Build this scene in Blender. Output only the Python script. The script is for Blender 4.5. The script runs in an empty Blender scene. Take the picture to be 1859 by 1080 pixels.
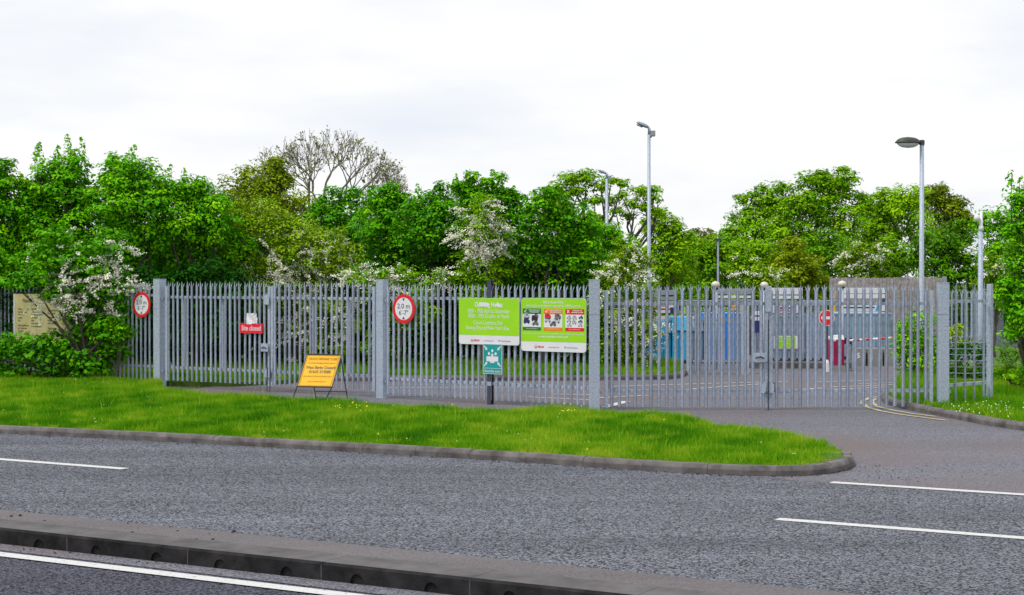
import bpy, bmesh, math, random
import numpy as np
from mathutils import Vector, Matrix, noise
from mathutils.geometry import tessellate_polygon
R = math.radians
SC = bpy.context.scene
COL = SC.collection

# ------------------------------------------------------------------ camera
CAMH = 2.5
F = 3000.0                      # focal length in photograph pixels (1859 wide)
PITCH = math.atan(30 / F)
cam = bpy.data.cameras.new('camera'); camo = bpy.data.objects.new('camera', cam); COL.objects.link(camo)
cam.sensor_width = 36; cam.lens = 36 * F / 1859; cam.clip_end = 3000; cam.clip_start = 0.1
camo.location = (0, 0, CAMH); camo.rotation_euler = (math.pi / 2 - PITCH, 0, 0)
SC.camera = camo

# ------------------------------------------------------------------ world: overcast sky
SUN_EL, SUN_AZ = 60, 240        # azimuth clockwise from +Y: high, from the left
w = bpy.data.worlds.new('World'); SC.world = w; w.use_nodes = True
nt = w.node_tree; nt.nodes.clear()
def N(t, k, **kw):
    n = t.nodes.new(k)
    for a, b in kw.items():
        if a.startswith('i_'): n.inputs[a[2:].replace('_', ' ')].default_value = b
        else: setattr(n, a, b)
    return n
def ramp(t, stops, interp='LINEAR'):
    n = t.nodes.new('ShaderNodeValToRGB'); e = n.color_ramp.elements; n.color_ramp.interpolation = interp
    while len(e) < len(stops): e.new(0.5)
    for i, (p, c) in enumerate(stops):
        e[i].position = p; e[i].color = (*c, 1) if len(c) == 3 else c
    return n
sky = N(nt, 'ShaderNodeTexSky', sky_type='NISHITA', sun_disc=False, sun_elevation=R(SUN_EL), sun_rotation=R(SUN_AZ))
tc = N(nt, 'ShaderNodeTexCoord'); mp = N(nt, 'ShaderNodeMapping'); mp.inputs['Scale'].default_value = (1.6, 1.6, 7)
mp.inputs['Location'].default_value = (3.1, 0.7, 0.35)
nz = N(nt, 'ShaderNodeTexNoise', i_Scale=1.9, i_Detail=6.0, i_Roughness=0.52)
cl = ramp(nt, [(0.36, (9.2, 9.6, 10.5)), (0.47, (10.2, 10.35, 10.7)), (0.57, (11.3, 11.3, 11.3))])
mx = N(nt, 'ShaderNodeMixRGB'); mx.inputs[0].default_value = 0.93
bg = N(nt, 'ShaderNodeBackground'); bg.inputs['Strength'].default_value = 0.095
wo = N(nt, 'ShaderNodeOutputWorld')
L = nt.links.new
L(tc.outputs['Generated'], mp.inputs[0]); L(mp.outputs[0], nz.inputs['Vector']); L(nz.outputs['Fac'], cl.inputs[0])
L(sky.outputs[0], mx.inputs[1]); L(cl.outputs[0], mx.inputs[2]); L(mx.outputs[0], bg.inputs[0]); L(bg.outputs[0], wo.inputs[0])

sl = bpy.data.lights.new('sun', 'SUN'); sl.energy = 2.3; sl.angle = R(8); sl.color = (1.0, 0.96, 0.9)
so = bpy.data.objects.new('sun', sl); COL.objects.link(so)
sd = Vector((math.sin(R(SUN_AZ)) * math.cos(R(SUN_EL)), math.cos(R(SUN_AZ)) * math.cos(R(SUN_EL)), math.sin(R(SUN_EL))))
so.rotation_euler = sd.to_track_quat('Z', 'Y').to_euler(); so.location = (0, 0, 30)
SC.view_settings.view_transform = 'Standard'; SC.view_settings.look = 'None'
SC.view_settings.exposure = 0.0; SC.view_settings.gamma = 1
SC.cycles.max_bounces = 6; SC.cycles.diffuse_bounces = 2; SC.cycles.transparent_max_bounces = 6
SC.cycles.use_denoising = True

# ------------------------------------------------------------------ helpers
def ray(px, py):
    x = (px - 929.5) / F; u = -(py - 540) / F
    c, s = math.cos(PITCH), math.sin(PITCH)
    return Vector((x, c + u * s, u * c - s))
def G(px, py, z=0.0):
    r = ray(px, py); t = (z - CAMH) / r.z
    return (r.x * t, r.y * t)
def X(px, d): return (px - 929.5) / F * d
def Z(py, d):
    r = ray(0, py); return CAMH + r.z / r.y * d
def P(px, py, d): return Vector((X(px, d), d, Z(py, d)))

def tag(o, label=None, cat=None, group=None, kind=None):
    if label: o['label'] = label
    if cat: o['category'] = cat
    if group: o['group'] = group
    if kind: o['kind'] = kind
    return o
def empty(name, loc=(0, 0, 0), rz=0, label=None, cat=None, group=None):
    o = bpy.data.objects.new(name, None); COL.objects.link(o); o.location = loc; o.rotation_euler = (0, 0, rz)
    o.empty_display_size = 0.2
    return tag(o, label, cat, group)
class MB:
    def __init__(s): s.v = []; s.f = []
    def add(s, vs, fs):
        b = len(s.v); s.v += [tuple(v) for v in vs]; s.f += [tuple(b + i for i in f) for f in fs]; return s
    def box(s, x0, x1, y0, y1, z0, z1, M=None, bev=0.0):
        if bev > 0:
            bm = bmesh.new(); bmesh.ops.create_cube(bm, size=1)
            for v in bm.verts: v.co = Vector(((x0 + x1) / 2 + v.co.x * (x1 - x0), (y0 + y1) / 2 + v.co.y * (y1 - y0), (z0 + z1) / 2 + v.co.z * (z1 - z0)))
            bmesh.ops.bevel(bm, geom=bm.edges[:], offset=bev, segments=2, affect='EDGES', profile=0.5)
            bm.verts.index_update()
            vs = [v.co.copy() for v in bm.verts]; fs = [[v.index for v in f.verts] for f in bm.faces]; bm.free()
        else:
            vs = [Vector((x, y, z)) for x in (x0, x1) for y in (y0, y1) for z in (z0, z1)]
            fs = [(0, 1, 3, 2), (4, 6, 7, 5), (0, 4, 5, 1), (2, 3, 7, 6), (0, 2, 6, 4), (1, 5, 7, 3)]
        if M: vs = [M @ v for v in vs]
        return s.add(vs, fs)
    def tube(s, pts, rad, n=6, cap=True):
        pts = [Vector(p) for p in pts]
        if not isinstance(rad, (list, tuple)): rad = [rad] * len(pts)
        rings = []; u = None
        for i, p in enumerate(pts):
            t = (pts[min(i + 1, len(pts) - 1)] - pts[max(i - 1, 0)])
            if t.length < 1e-6: t = Vector((0, 0, 1))
            t.normalize()
            if u is None: u = t.cross(Vector((0.3, 1, 0.1))).normalized()
            u = (u - t * u.dot(t)).normalized(); v = t.cross(u)
            rings.append([p + (u * math.cos(a) + v * math.sin(a)) * rad[i] for a in [2 * math.pi * k / n for k in range(n)]])
        vs = [q for r in rings for q in r]
        fs = [(i * n + k, i * n + (k + 1) % n, (i + 1) * n + (k + 1) % n, (i + 1) * n + k) for i in range(len(pts) - 1) for k in range(n)]
        if cap: fs += [tuple(range(n))[::-1], tuple((len(pts) - 1) * n + k for k in range(n))]
        return s.add(vs, fs)
    def prism(s, poly, y0, y1):
        # polygon in x,z extruded along y
        n = len(poly); vs = [Vector((x, y0, z)) for x, z in poly] + [Vector((x, y1, z)) for x, z in poly]
        tri = tessellate_polygon([[Vector((x, z, 0)) for x, z in poly]])
        fs = [t for t in tri] + [tuple(n + i for i in t[::-1]) for t in tri] + [(i, (i + 1) % n, n + (i + 1) % n, n + i) for i in range(n)]
        return s.add(vs, fs)
    def lathe(s, prof, c=(0, 0, 0), n=16, sx=1, sy=1):
        vs = []; fs = []
        for r, z in prof:
            for k in range(n):
                a = 2 * math.pi * k / n; vs.append((c[0] + r * sx * math.cos(a), c[1] + r * sy * math.sin(a), c[2] + z))
        m = len(prof)
        fs = [(i * n + k, i * n + (k + 1) % n, (i + 1) * n + (k + 1) % n, (i + 1) * n + k) for i in range(m - 1) for k in range(n)]
        fs += [tuple(range(n))[::-1], tuple((m - 1) * n + k for k in range(n))]
        return s.add(vs, fs)
    def build(s, name, mat, parent=None, smooth=False, loc=None):
        me = bpy.data.meshes.new(name); me.from_pydata(s.v, [], s.f)
        bm = bmesh.new(); bm.from_mesh(me); bmesh.ops.recalc_face_normals(bm, faces=bm.faces); bm.to_mesh(me); bm.free()
        if smooth:
            me.polygons.foreach_set('use_smooth', [True] * len(me.polygons))
        if mat: me.materials.append(mat)
        o = bpy.data.objects.new(name, me); COL.objects.link(o)
        if parent: o.parent = parent
        if loc: o.location = loc
        return o
def rrect(w, h, r, cx=0, cz=0, n=5):
    out = []
    for sx, sz, a0 in ((1, 1, 0), (-1, 1, 90), (-1, -1, 180), (1, -1, 270)):
        for k in range(n + 1):
            a = R(a0 + 90 * k / n); out.append((cx + sx * (w / 2 - r) + r * math.cos(a), cz + sz * (h / 2 - r) + r * math.sin(a)))
    return out
def circ(r, n=40, cx=0, cz=0, sx=1): return [(cx + r * sx * math.cos(2 * math.pi * k / n), cz + r * math.sin(2 * math.pi * k / n)) for k in range(n)]

# ------------------------------------------------------------------ materials
def mat(name, c1, c2=None, scale=4.0, rough=0.6, metal=0.0, bump=0.0, bscale=40.0, spec=0.5, detail=5.0, lo=0.35, hi=0.65):
    m = bpy.data.materials.new(name); m.use_nodes = True; t = m.node_tree; b = t.nodes['Principled BSDF']
    b.inputs['Roughness'].default_value = rough; b.inputs['Metallic'].default_value = metal
    b.inputs['Specular IOR Level'].default_value = spec
    co = N(t, 'ShaderNodeTexCoord')
    n = N(t, 'ShaderNodeTexNoise', i_Scale=scale, i_Detail=detail, i_Roughness=0.6)
    c2 = c2 or tuple(x * 0.86 for x in c1)
    r = ramp(t, [(lo, c2), (hi, c1)])
    t.links.new(co.outputs['Object'], n.inputs['Vector']); t.links.new(n.outputs['Fac'], r.inputs[0]); t.links.new(r.outputs[0], b.inputs['Base Color'])
    if bump:
        n2 = N(t, 'ShaderNodeTexNoise', i_Scale=bscale, i_Detail=4.0); bp = N(t, 'ShaderNodeBump'); bp.inputs['Strength'].default_value = bump; bp.inputs['Distance'].default_value = 0.01
        t.links.new(co.outputs['Object'], n2.inputs['Vector']); t.links.new(n2.outputs['Fac'], bp.inputs['Height']); t.links.new(bp.outputs[0], b.inputs['Normal'])
    return m
def asphalt(name, dark, light, mott=0.85, chip=55.0, tint=None, tamt=0.0, tscale=0.35, bump=0.6, lo=0.28, hi=0.62):
    m = bpy.data.materials.new(name); m.use_nodes = True; t = m.node_tree; b = t.nodes['Principled BSDF']
    b.inputs['Roughness'].default_value = 0.8; b.inputs['Specular IOR Level'].default_value = 0.2
    co = N(t, 'ShaderNodeTexCoord')
    vo = N(t, 'ShaderNodeTexVoronoi', i_Scale=chip); vo.inputs['Randomness'].default_value = 1
    sep = N(t, 'ShaderNodeSeparateColor')
    nf = N(t, 'ShaderNodeTexNoise', i_Scale=chip * 0.55, i_Detail=3.0, i_Roughness=0.7)
    ad = N(t, 'ShaderNodeMath', operation='ADD'); ad2 = N(t, 'ShaderNodeMath', operation='MULTIPLY'); ad2.inputs[1].default_value = 0.5
    r = ramp(t, [(lo, dark), ((lo + hi) / 2, tuple((a + c) * 0.47 for a, c in zip(dark, light))), (hi, light)])
    big = N(t, 'ShaderNodeTexNoise', i_Scale=0.5, i_Detail=5.0, i_Roughness=0.6)
    mp2 = N(t, 'ShaderNodeMapping'); mp2.inputs['Rotation'].default_value = (0, 0, R(30.3)); mp2.inputs['Scale'].default_value = (0.10, 1.5, 1)
    br = ramp(t, [(0.3, (mott,) * 3), (0.7, (1.12,) * 3)])
    mul = N(t, 'ShaderNodeMixRGB', blend_type='MULTIPLY'); mul.inputs[0].default_value = 1
    lk = t.links.new
    lk(co.outputs['Object'], vo.inputs['Vector']); lk(co.outputs['Object'], nf.inputs['Vector']); lk(vo.outputs['Color'], sep.inputs[0])
    lk(sep.outputs[0], ad.inputs[0]); lk(nf.outputs['Fac'], ad.inputs[1]); lk(ad.outputs[0], ad2.inputs[0]); lk(ad2.outputs[0], r.inputs[0])
    lk(co.outputs['Object'], mp2.inputs[0]); lk(mp2.outputs[0], big.inputs['Vector']); lk(big.outputs['Fac'], br.inputs[0])
    lk(r.outputs[0], mul.inputs[1]); lk(br.outputs[0], mul.inputs[2])
    out = mul.outputs[0]
    if tint:
        tn = N(t, 'ShaderNodeTexNoise', i_Scale=tscale, i_Detail=4.0); tr = ramp(t, [(0.42, (0, 0, 0)), (0.62, (tamt,) * 3)])
        tm = N(t, 'ShaderNodeMixRGB'); tm.inputs[2].default_value = (*tint, 1)
        lk(co.outputs['Object'], tn.inputs['Vector']); lk(tn.outputs['Fac'], tr.inputs[0]); lk(tr.outputs[0], tm.inputs[0]); lk(out, tm.inputs[1]); out = tm.outputs[0]
    lk(out, b.inputs['Base Color'])
    bp = N(t, 'ShaderNodeBump'); bp.inputs['Strength'].default_value = bump; bp.inputs['Distance'].default_value = 0.012
    lk(ad2.outputs[0], bp.inputs['Height']); lk(bp.outputs[0], b.inputs['Normal'])
    return m
def leafmat(name, cd, cm, cl_, trans=0.2, rough=0.55, spec=0.08):
    m = bpy.data.materials.new(name); m.use_nodes = True; t = m.node_tree; b = t.nodes['Principled BSDF']
    b.inputs['Roughness'].default_value = rough; b.inputs['Specular IOR Level'].default_value = spec
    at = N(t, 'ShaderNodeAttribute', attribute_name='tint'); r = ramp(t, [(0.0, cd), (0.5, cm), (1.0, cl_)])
    tr = N(t, 'ShaderNodeBsdfTranslucent'); ms = N(t, 'ShaderNodeMixShader'); ms.inputs[0].default_value = trans
    hs = N(t, 'ShaderNodeMixRGB', blend_type='MULTIPLY'); hs.inputs[0].default_value = 1; hs.inputs[2].default_value = (1.15, 1.1, 0.5, 1)
    lk = t.links.new
    lk(at.outputs['Fac'], r.inputs[0]); lk(r.outputs[0], b.inputs['Base Color']); lk(r.outputs[0], hs.inputs[1]); lk(hs.outputs[0], tr.inputs['Color'])
    out = t.nodes['Material Output']; lk(b.outputs[0], ms.inputs[1]); lk(tr.outputs[0], ms.inputs[2]); lk(ms.outputs[0], out.inputs['Surface'])
    return m
M = {}
M['galv'] = mat('galvanised_steel', (0.47, 0.535, 0.65), (0.25, 0.29, 0.375), scale=9, rough=0.5, metal=0.1, bump=0.05, lo=0.3, hi=0.7)
M['galv_post'] = mat('galvanised_post', (0.46, 0.53, 0.645), (0.30, 0.35, 0.44), scale=30, rough=0.5, metal=0.1, detail=8, lo=0.38, hi=0.62)
M['galv_dark'] = mat('weathered_steel', (0.075, 0.085, 0.12), (0.04, 0.045, 0.07), scale=20, rough=0.5, metal=0.3)
M['black'] = mat('black_paint', (0.018, 0.018, 0.024), (0.01, 0.01, 0.014), scale=20, rough=0.45)
M['white'] = mat('white_sheet', (0.78, 0.78, 0.82), (0.72, 0.72, 0.77), scale=3, rough=0.4)
M['cream'] = mat('cream_board', (0.50, 0.44, 0.22), (0.36, 0.33, 0.12), scale=3, rough=0.6)
M['lime'] = mat('lime_green_vinyl', (0.335, 0.72, 0.004), (0.30, 0.66, 0.004), scale=2, rough=0.35)
M['teal'] = mat('teal_vinyl', (0.002, 0.33, 0.33), (0.002, 0.29, 0.29), scale=3, rough=0.4)
M['red'] = mat('signal_red', (0.75, 0.006, 0.008), (0.66, 0.006, 0.008), scale=3, rough=0.35)
M['crimson'] = mat('crimson_vinyl', (0.80, 0.008, 0.035), (0.72, 0.008, 0.03), scale=3, rough=0.35)
M['magenta'] = mat('magenta_paint', (0.42, 0.004, 0.09), (0.34, 0.004, 0.075), scale=5, rough=0.4)
M['orange'] = mat('orange_vinyl', (0.95, 0.22, 0.004), None, scale=3, rough=0.4)
M['dgreen'] = mat('dark_green_vinyl', (0.004, 0.19, 0.045), None, scale=3, rough=0.4)
M['yellow'] = mat('amber_reflective_sheet', (0.95, 0.50, 0.0), (0.88, 0.44, 0.0), scale=3, rough=0.35)
M['ochre'] = mat('faded_amber_lettering', (0.42, 0.20, 0.0), None, scale=3)
M['ink'] = mat('black_ink', (0.02, 0.02, 0.025), None, scale=3)
M['grey_ink'] = mat('grey_ink', (0.28, 0.28, 0.36), None, scale=3)
M['brown_ink'] = mat('brown_ink', (0.16, 0.13, 0.06), None, scale=3)
M['navy'] = mat('navy_print', (0.02, 0.03, 0.16), None, scale=3)
M['mid_grey'] = mat('mid_grey_print', (0.16, 0.16, 0.18), None, scale=3)
M['pale_grey'] = mat('pale_grey_print', (0.50, 0.50, 0.54), None, scale=3)
M['kerb'] = mat('kerb_concrete', (0.17, 0.155, 0.152), (0.06, 0.052, 0.05), scale=3.5, rough=0.85, bump=0.4, bscale=90, detail=8)
M['kerb_dark'] = mat('shaded_drain_block', (0.038, 0.036, 0.038), (0.012, 0.012, 0.013), scale=4, rough=0.9, spec=0.1, bump=0.5, bscale=80, detail=8)  # block face near black: its lack of sun put into the colour
M['kerb_top'] = mat('drain_block_top', (0.12, 0.113, 0.115), (0.06, 0.055, 0.057), scale=3, rough=0.85, bump=0.4, bscale=120, detail=9)
M['concrete'] = mat('concrete', (0.33, 0.32, 0.31), (0.2, 0.2, 0.2), scale=2.5, rough=0.85, bump=0.3)
M['wood'] = mat('weathered_boards', (0.42, 0.38, 0.39), (0.24, 0.205, 0.21), scale=6, rough=0.85)
M['bark'] = mat('bark', (0.10, 0.085, 0.07), (0.05, 0.042, 0.035), scale=12, rough=0.9, bump=0.5)
M['bark_pale'] = mat('pale_bark', (0.20, 0.185, 0.13), (0.11, 0.10, 0.07), scale=12, rough=0.9)
M['soil'] = mat('soil', (0.10, 0.085, 0.06), (0.05, 0.06, 0.025), scale=2, rough=0.95)
M['turf'] = mat('turf_soil', (0.075, 0.14, 0.012), (0.05, 0.10, 0.01), scale=1.5, rough=0.95, bump=0.3)
M['land'] = mat('rough_grassland', (0.06, 0.12, 0.02), (0.04, 0.075, 0.015), scale=0.3, rough=0.95)
M['teal_skip'] = mat('teal_container_paint', (0.01, 0.42, 0.75), (0.12, 0.13, 0.15), scale=4, lo=.26, hi=.36, rough=0.5)
M['blue_skip'] = mat('blue_container_paint', (0.03, 0.33, 0.95), (0.06, 0.10, 0.30), scale=4, lo=.24, hi=.34, rough=0.5)
M['slate_skip'] = mat('slate_container_paint', (0.26, 0.38, 0.50), (0.17, 0.21, 0.26), scale=4, lo=.25, hi=.5, rough=0.5)
M['cladding'] = mat('grey_cladding', (0.33, 0.36, 0.42), (0.26, 0.29, 0.35), scale=1.5, rough=0.5)
M['lantern'] = mat('lantern_cast_metal', (0.055, 0.06, 0.05), (0.025, 0.03, 0.02), scale=20, rough=0.5)
M['lens'] = mat('lamp_bowl', (0.62, 0.64, 0.68), None, scale=5, rough=0.15)
M['globe'] = mat('opal_globe', (0.72, 0.68, 0.58), (0.60, 0.57, 0.48), scale=3, rough=0.3)
M['paint'] = mat('road_paint', (0.58, 0.58, 0.575), (0.22, 0.22, 0.24), scale=26, rough=0.8, detail=9, lo=0.33, hi=0.42, bump=.5, bscale=60)
M['paint_y'] = mat('faded_yellow_paint', (0.55, 0.47, 0.26), (0.28, 0.25, 0.18), scale=12, rough=0.7, detail=9)
M['road'] = asphalt('main_road_asphalt', (0.008, 0.0085, 0.010), (0.235, 0.25, 0.30), mott=0.62, chip=62, lo=.37, hi=.64)
M['road2'] = asphalt('near_road_asphalt', (0.005, 0.005, 0.008), (0.115, 0.117, 0.160), mott=0.7, chip=62, lo=.36, hi=.64)
M['yard'] = asphalt('yard_asphalt', (0.055, 0.055, 0.066), (0.20, 0.20, 0.235), mott=0.9, chip=60, tint=(0.15, 0.118, 0.115), tamt=0.75, tscale=0.22, bump=0.3)
M['reserve'] = asphalt('reservation_asphalt', (0.095, 0.086, 0.091), (0.165, 0.15, 0.157), mott=0.8, chip=90, bump=0.12)
M['stone'] = mat('loose_stones', (0.05, 0.045, 0.045), (0.02, 0.02, 0.02), scale=30, rough=0.9)
M['petal'] = mat('blossom_petals', (0.88, 0.87, 0.76), (0.74, 0.74, 0.54), scale=6, rough=0.6)
M['flower_y'] = mat('dandelion_yellow', (0.85, 0.62, 0.02), None, scale=3)
M['grass'] = leafmat('grass_blades', (0.04, 0.20, 0.002), (0.145, 0.385, 0.003), (0.36, 0.52, 0.03), trans=0.4, rough=0.6, spec=.12)
M['lf_bright'] = leafmat('bright_leaves', (0.022, 0.13, 0.001), (0.105, 0.42, 0.001), (0.34, 0.72, 0.002))
M['lf_dark'] = leafmat('ivy_shade_leaves', (0.010, 0.075, 0.002), (0.045, 0.24, 0.002), (0.14, 0.46, 0.003))  # ivy green; dark end lowered to put hedge-bottom shade into the colour
M['lf_mid'] = leafmat('mid_green_leaves', (0.035, 0.14, 0.001), (0.13, 0.36, 0.002), (0.34, 0.60, 0.003))
M['lf_olive'] = leafmat('olive_leaves', (0.09, 0.16, 0.003), (0.21, 0.31, 0.004), (0.38, 0.50, 0.01))
M['lf_yellow'] = leafmat('yellow_green_leaves', (0.07, 0.17, 0.002), (0.19, 0.37, 0.004), (0.42, 0.60, 0.02))
M['lf_bud'] = leafmat('opening_buds', (0.16, 0.20, 0.03), (0.24, 0.27, 0.06), (0.32, 0.33, 0.10))

for key in ('galv',):
    t = M[key].node_tree; b = t.nodes['Principled BSDF']; src = b.inputs['Base Color'].links[0].from_socket
    oi = N(t, 'ShaderNodeObjectInfo'); rr_ = ramp(t, [(0, (.80, .79, .78)), (.5, (.95, .95, .95)), (1, (1.1, 1.1, 1.12))]); mm = N(t, 'ShaderNodeMixRGB', blend_type='MULTIPLY'); mm.inputs[0].default_value = 1
    t.links.new(oi.outputs['Random'], rr_.inputs[0]); t.links.new(src, mm.inputs[1]); t.links.new(rr_.outputs[0], mm.inputs[2]); t.links.new(mm.outputs[0], b.inputs['Base Color'])

# ------------------------------------------------------------------ setting: ground, roads, verges
def sheet(name, pts, z, m, kind='structure'):
    v = [Vector((x, y, z)) for x, y in pts]
    tr = tessellate_polygon([[Vector((x, y, 0)) for x, y in pts]])
    mb = MB().add(v, tr)
    if z > .05:
        n_ = len(v); mb.add(v + [Vector((q.x, q.y, -.05)) for q in v], [(i, (i + 1) % n_, n_ + (i + 1) % n_, n_ + i) for i in range(n_)])
    o = mb.build(name, m); o['kind'] = kind
    if z <= .05:
        for p in o.data.polygons:
            if p.normal.z < 0: o.data.flip_normals(); break
    return o
sheet('ground', [(-1500, -200), (1500, -200), (1500, 2600), (-1500, 2600)], -0.06, M['land'])
RO = Vector((-7.15, 23.08)); RU = Vector((math.cos(R(30.3)), -math.sin(R(30.3)))); RN = Vector((math.sin(R(30.3)), math.cos(R(30.3))))
def RP(s, n): q = RO + RU * s + RN * n; return (q.x, q.y)
# near carriageway, main carriageway
sheet('near_road', [RP(-60, -5.25), RP(70, -5.25), RP(70, -14), RP(-60, -14)], 0.0, M['road2'])
FK = [(-700, 745), (-300, 768.5), (0, 787), (300, 802), (620, 820), (900, 836.5), (1100, 850), (1240, 859), (1350, 863.5), (1440, 865), (1500, 861.5), (1540, 853.5), (1553, 845), (1546, 836)]
FKw = [G(*p) for p in FK]
sheet('road', [RP(-60, -4.2), RP(70, -4.2), RP(70, 3.42), RP(13.5, 3.42), RP(10.5, 3.35)] + [q for q in FKw[::-1] if q[0] < 3.3] + [RP(-60, 2.6)], 0.004, M['road'])
# yard and entrance tarmac
sheet('yard_road', [G(300, 712), RP(4, 2.6), RP(70, 2.6), (60, 75), (-2, 75), (-6, 42)], -0.001, M['yard'])
sheet('bare_soil', [(-14, 36), G(296, 708), G(520, 708), (-2, 42), (-2, 50), (-14, 50)], -0.012, M['soil'])
# markings
def strip(pts, wd, m, name='road_marking', z=0.010):
    mb = MB(); pts = [Vector(p) for p in pts]; vs = []
    for i, p in enumerate(pts):
        t = (pts[min(i + 1, len(pts) - 1)] - pts[max(i - 1, 0)]).normalized(); n = Vector((-t.y, t.x))
        vs += [(*(p + n * wd / 2), z), (*(p - n * wd / 2), z)]
    mb.add(vs, [(2 * i, 2 * i + 1, 2 * i + 3, 2 * i + 2) for i in range(len(pts) - 1)])
    o = mb.build(name, m); o['kind'] = 'structure'; return o
def seg(a, b, n=2): return [tuple(Vector(a).lerp(Vector(b), k / (n - 1))) for k in range(n)]
strip(seg(RP(-7.5, 0), RP((Vector(G(228, 852)) - RO).dot(RU), 0)), 0.17, M['paint'], 'lane_line')
strip(seg(RP((Vector(G(1412, 943)) - RO).dot(RU), 0), RP(22, 0)), 0.17, M['paint'], 'lane_line')
strip(seg(RP((Vector(G(1514, 875)) - RO).dot(RU), 3.32), RP(24, 3.32)), 0.17, M['paint'], 'edge_line')
strip(seg(RP(-20, -5.68), RP(25, -5.68)), 0.17, M['paint'], 'edge_line')
for a, b, wd in [((700, 704), (1060, 703), .1), ((960, 721), (1078, 727), .1), ((1000, 716), (1078, 717), .1), ((1098, 740), (1137, 729), .2), ((1085, 723), (1176, 718), .1),
                 ((1110, 702), (1275, 697), .1), ((1275, 697), (1430, 693), .1), ((1250, 707), (1390, 697), .1), ((1100, 712), (1250, 707.5), .1), ((1414, 713), (1455, 711), .12),
                 ((1446, 708), (1495, 705), .12), ((1455, 712), (1500, 711.5), .1), ((1490, 708), (1612, 703), .1), ((1510, 703), (1620, 699), .1), ((1530, 712), (1640, 708), .1), ((1480, 694), (1600, 690), .08), ((1560, 697), (1640, 695), .08)]:
    strip(seg(G(*a), G(*b)), wd, M['paint'], 'yard_marking')
strip([G(*p) for p in [(1600, 720), (1578, 723), (1567, 728), (1566, 733), (1575, 740), (1600, 747), (1635, 753), (1680, 759), (1720, 764)]], 0.1, M['paint_y'], 'yellow_line')
strip([G(*p) for p in [(1602, 723), (1588, 725), (1582, 729), (1584, 733), (1598, 740), (1625, 746), (1660, 752), (1700, 757)]], 0.1, M['paint_y'], 'yellow_line')

def kerb(pts, h, wd, m, name='kerb', stone=0.9, side=1, z0=-0.02, closed_ends=True):
    pts = [Vector(p) for p in pts]; L_ = [0]
    for a, b in zip(pts, pts[1:]): L_.append(L_[-1] + (b - a).length)
    def at(s):
        s = max(0, min(L_[-1], s))
        for i in range(len(pts) - 1):
            if s <= L_[i + 1]: return pts[i].lerp(pts[i + 1], (s - L_[i]) / max(1e-6, L_[i + 1] - L_[i]))
        return pts[-1]
    mb = MB(); s = 0; rnd = random.Random(5)
    while s < L_[-1] - 0.02:
        e = min(s + stone - 0.005, L_[-1]); sub = [s, (s + e) / 2, e] ; rows = []
        dz = rnd.uniform(-0.006, 0.006)
        for q in sub:
            p = at(q); t = (at(q + 0.05) - at(q - 0.05)).normalized(); n = Vector((-t.y, t.x)) * side
            prof = [(0, z0), (0.0, h * 0.55), (0.012, h - 0.035), (0.035, h - 0.006), (0.05, h), (wd, h), (wd, z0)]
            rows.append([Vector((p.x + n.x * a, p.y + n.y * a, z + (dz if z > 0 else 0))) for a, z in prof])
        k = len(rows[0]); vs = [v for r_ in rows for v in r_]
        fs = [(i * k + j, i * k + j + 1, (i + 1) * k + j + 1, (i + 1) * k + j) for i in range(2) for j in range(k - 1)] + [tuple(range(k)), tuple(2 * k + j for j in range(k))[::-1]]
        mb.add(vs, fs); s += stone
    o = mb.build(name, m); o['kind'] = 'structure'; return o
kerb(FKw, 0.13, 0.14, M['kerb'])
# verge in front of the fence
VB = [(1546, 836), (1500, 824), (1440, 810), (1380, 798), (1310, 784), (1250, 772), (1180, 766), (1060, 760), (900, 757), (760, 752), (640, 745), (500, 737), (400, 731), (310, 722), (296, 716), (292, 706), (240, 700), (150, 697), (0, 692), (-400, 688), (-900, 686)]
def inset(p, q, a=0.13):
    return p
vf = []
for i, p in enumerate(FKw):
    t = (Vector(FKw[min(i + 1, len(FKw) - 1)]) - Vector(FKw[max(i - 1, 0)])).normalized(); n = Vector((-t.y, t.x)); q = Vector(p) + n * 0.135; vf.append((q.x, q.y))
verge_poly = vf + [G(*p) for p in VB]
sheet('verge', verge_poly, 0.105, M['turf'])
es = []
for i, p in enumerate(FKw[:-1]):
    t = (Vector(FKw[min(i + 1, len(FKw) - 1)]) - Vector(FKw[max(i - 1, 0)])).normalized(); es.append(tuple(Vector(p) + Vector((-t.y, t.x)) * .27))
strip(es, .26, M['soil'], 'worn_soil_edge', z=.109)
# inner verge behind the left of the fence
IK = [(560, 692), (700, 692), (900, 691.5), (1100, 690.5), (1215, 689), (1238, 686), (1248, 680), (1246, 673), (1238, 667)]
IKw = [G(*p) for p in IK]
kerb(IKw, 0.13, 0.13, M['kerb'])
def offs(pts, a):
    out = []
    for i, p in enumerate(pts):
        t = (Vector(pts[min(i + 1, len(pts) - 1)]) - Vector(pts[max(i - 1, 0)])).normalized(); n = Vector((-t.y, t.x)); q = Vector(p) + n * a; out.append((q.x, q.y))
    return out
inner_poly = offs(IKw, 0.125) + [(5.2, 62), (-40, 62), (-40, 46)] + [G(-100, 682), G(190, 692), G(300, 700), G(420, 702), G(520, 697)]
sheet('inner_verge', inner_poly, 0.10, M['turf'])
# right verge and its kerb
RK = [(1625, 716), (1606, 720), (1598, 727), (1612, 735), (1640, 742.5), (1690, 752), (1740, 762), (1790, 772), (1859, 782), (1960, 797), (2100, 818)]
RKw = [G(*p) for p in RK]
kerb(RKw, 0.13, 0.14, M['kerb'])
right_poly = offs(RKw, 0.135) + [(30, 24), (30, 60), (14, 60), G(1700, 674), G(1640, 690), G(1622, 704)]
sheet('right_verge', right_poly, 0.105, M['turf'])

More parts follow.
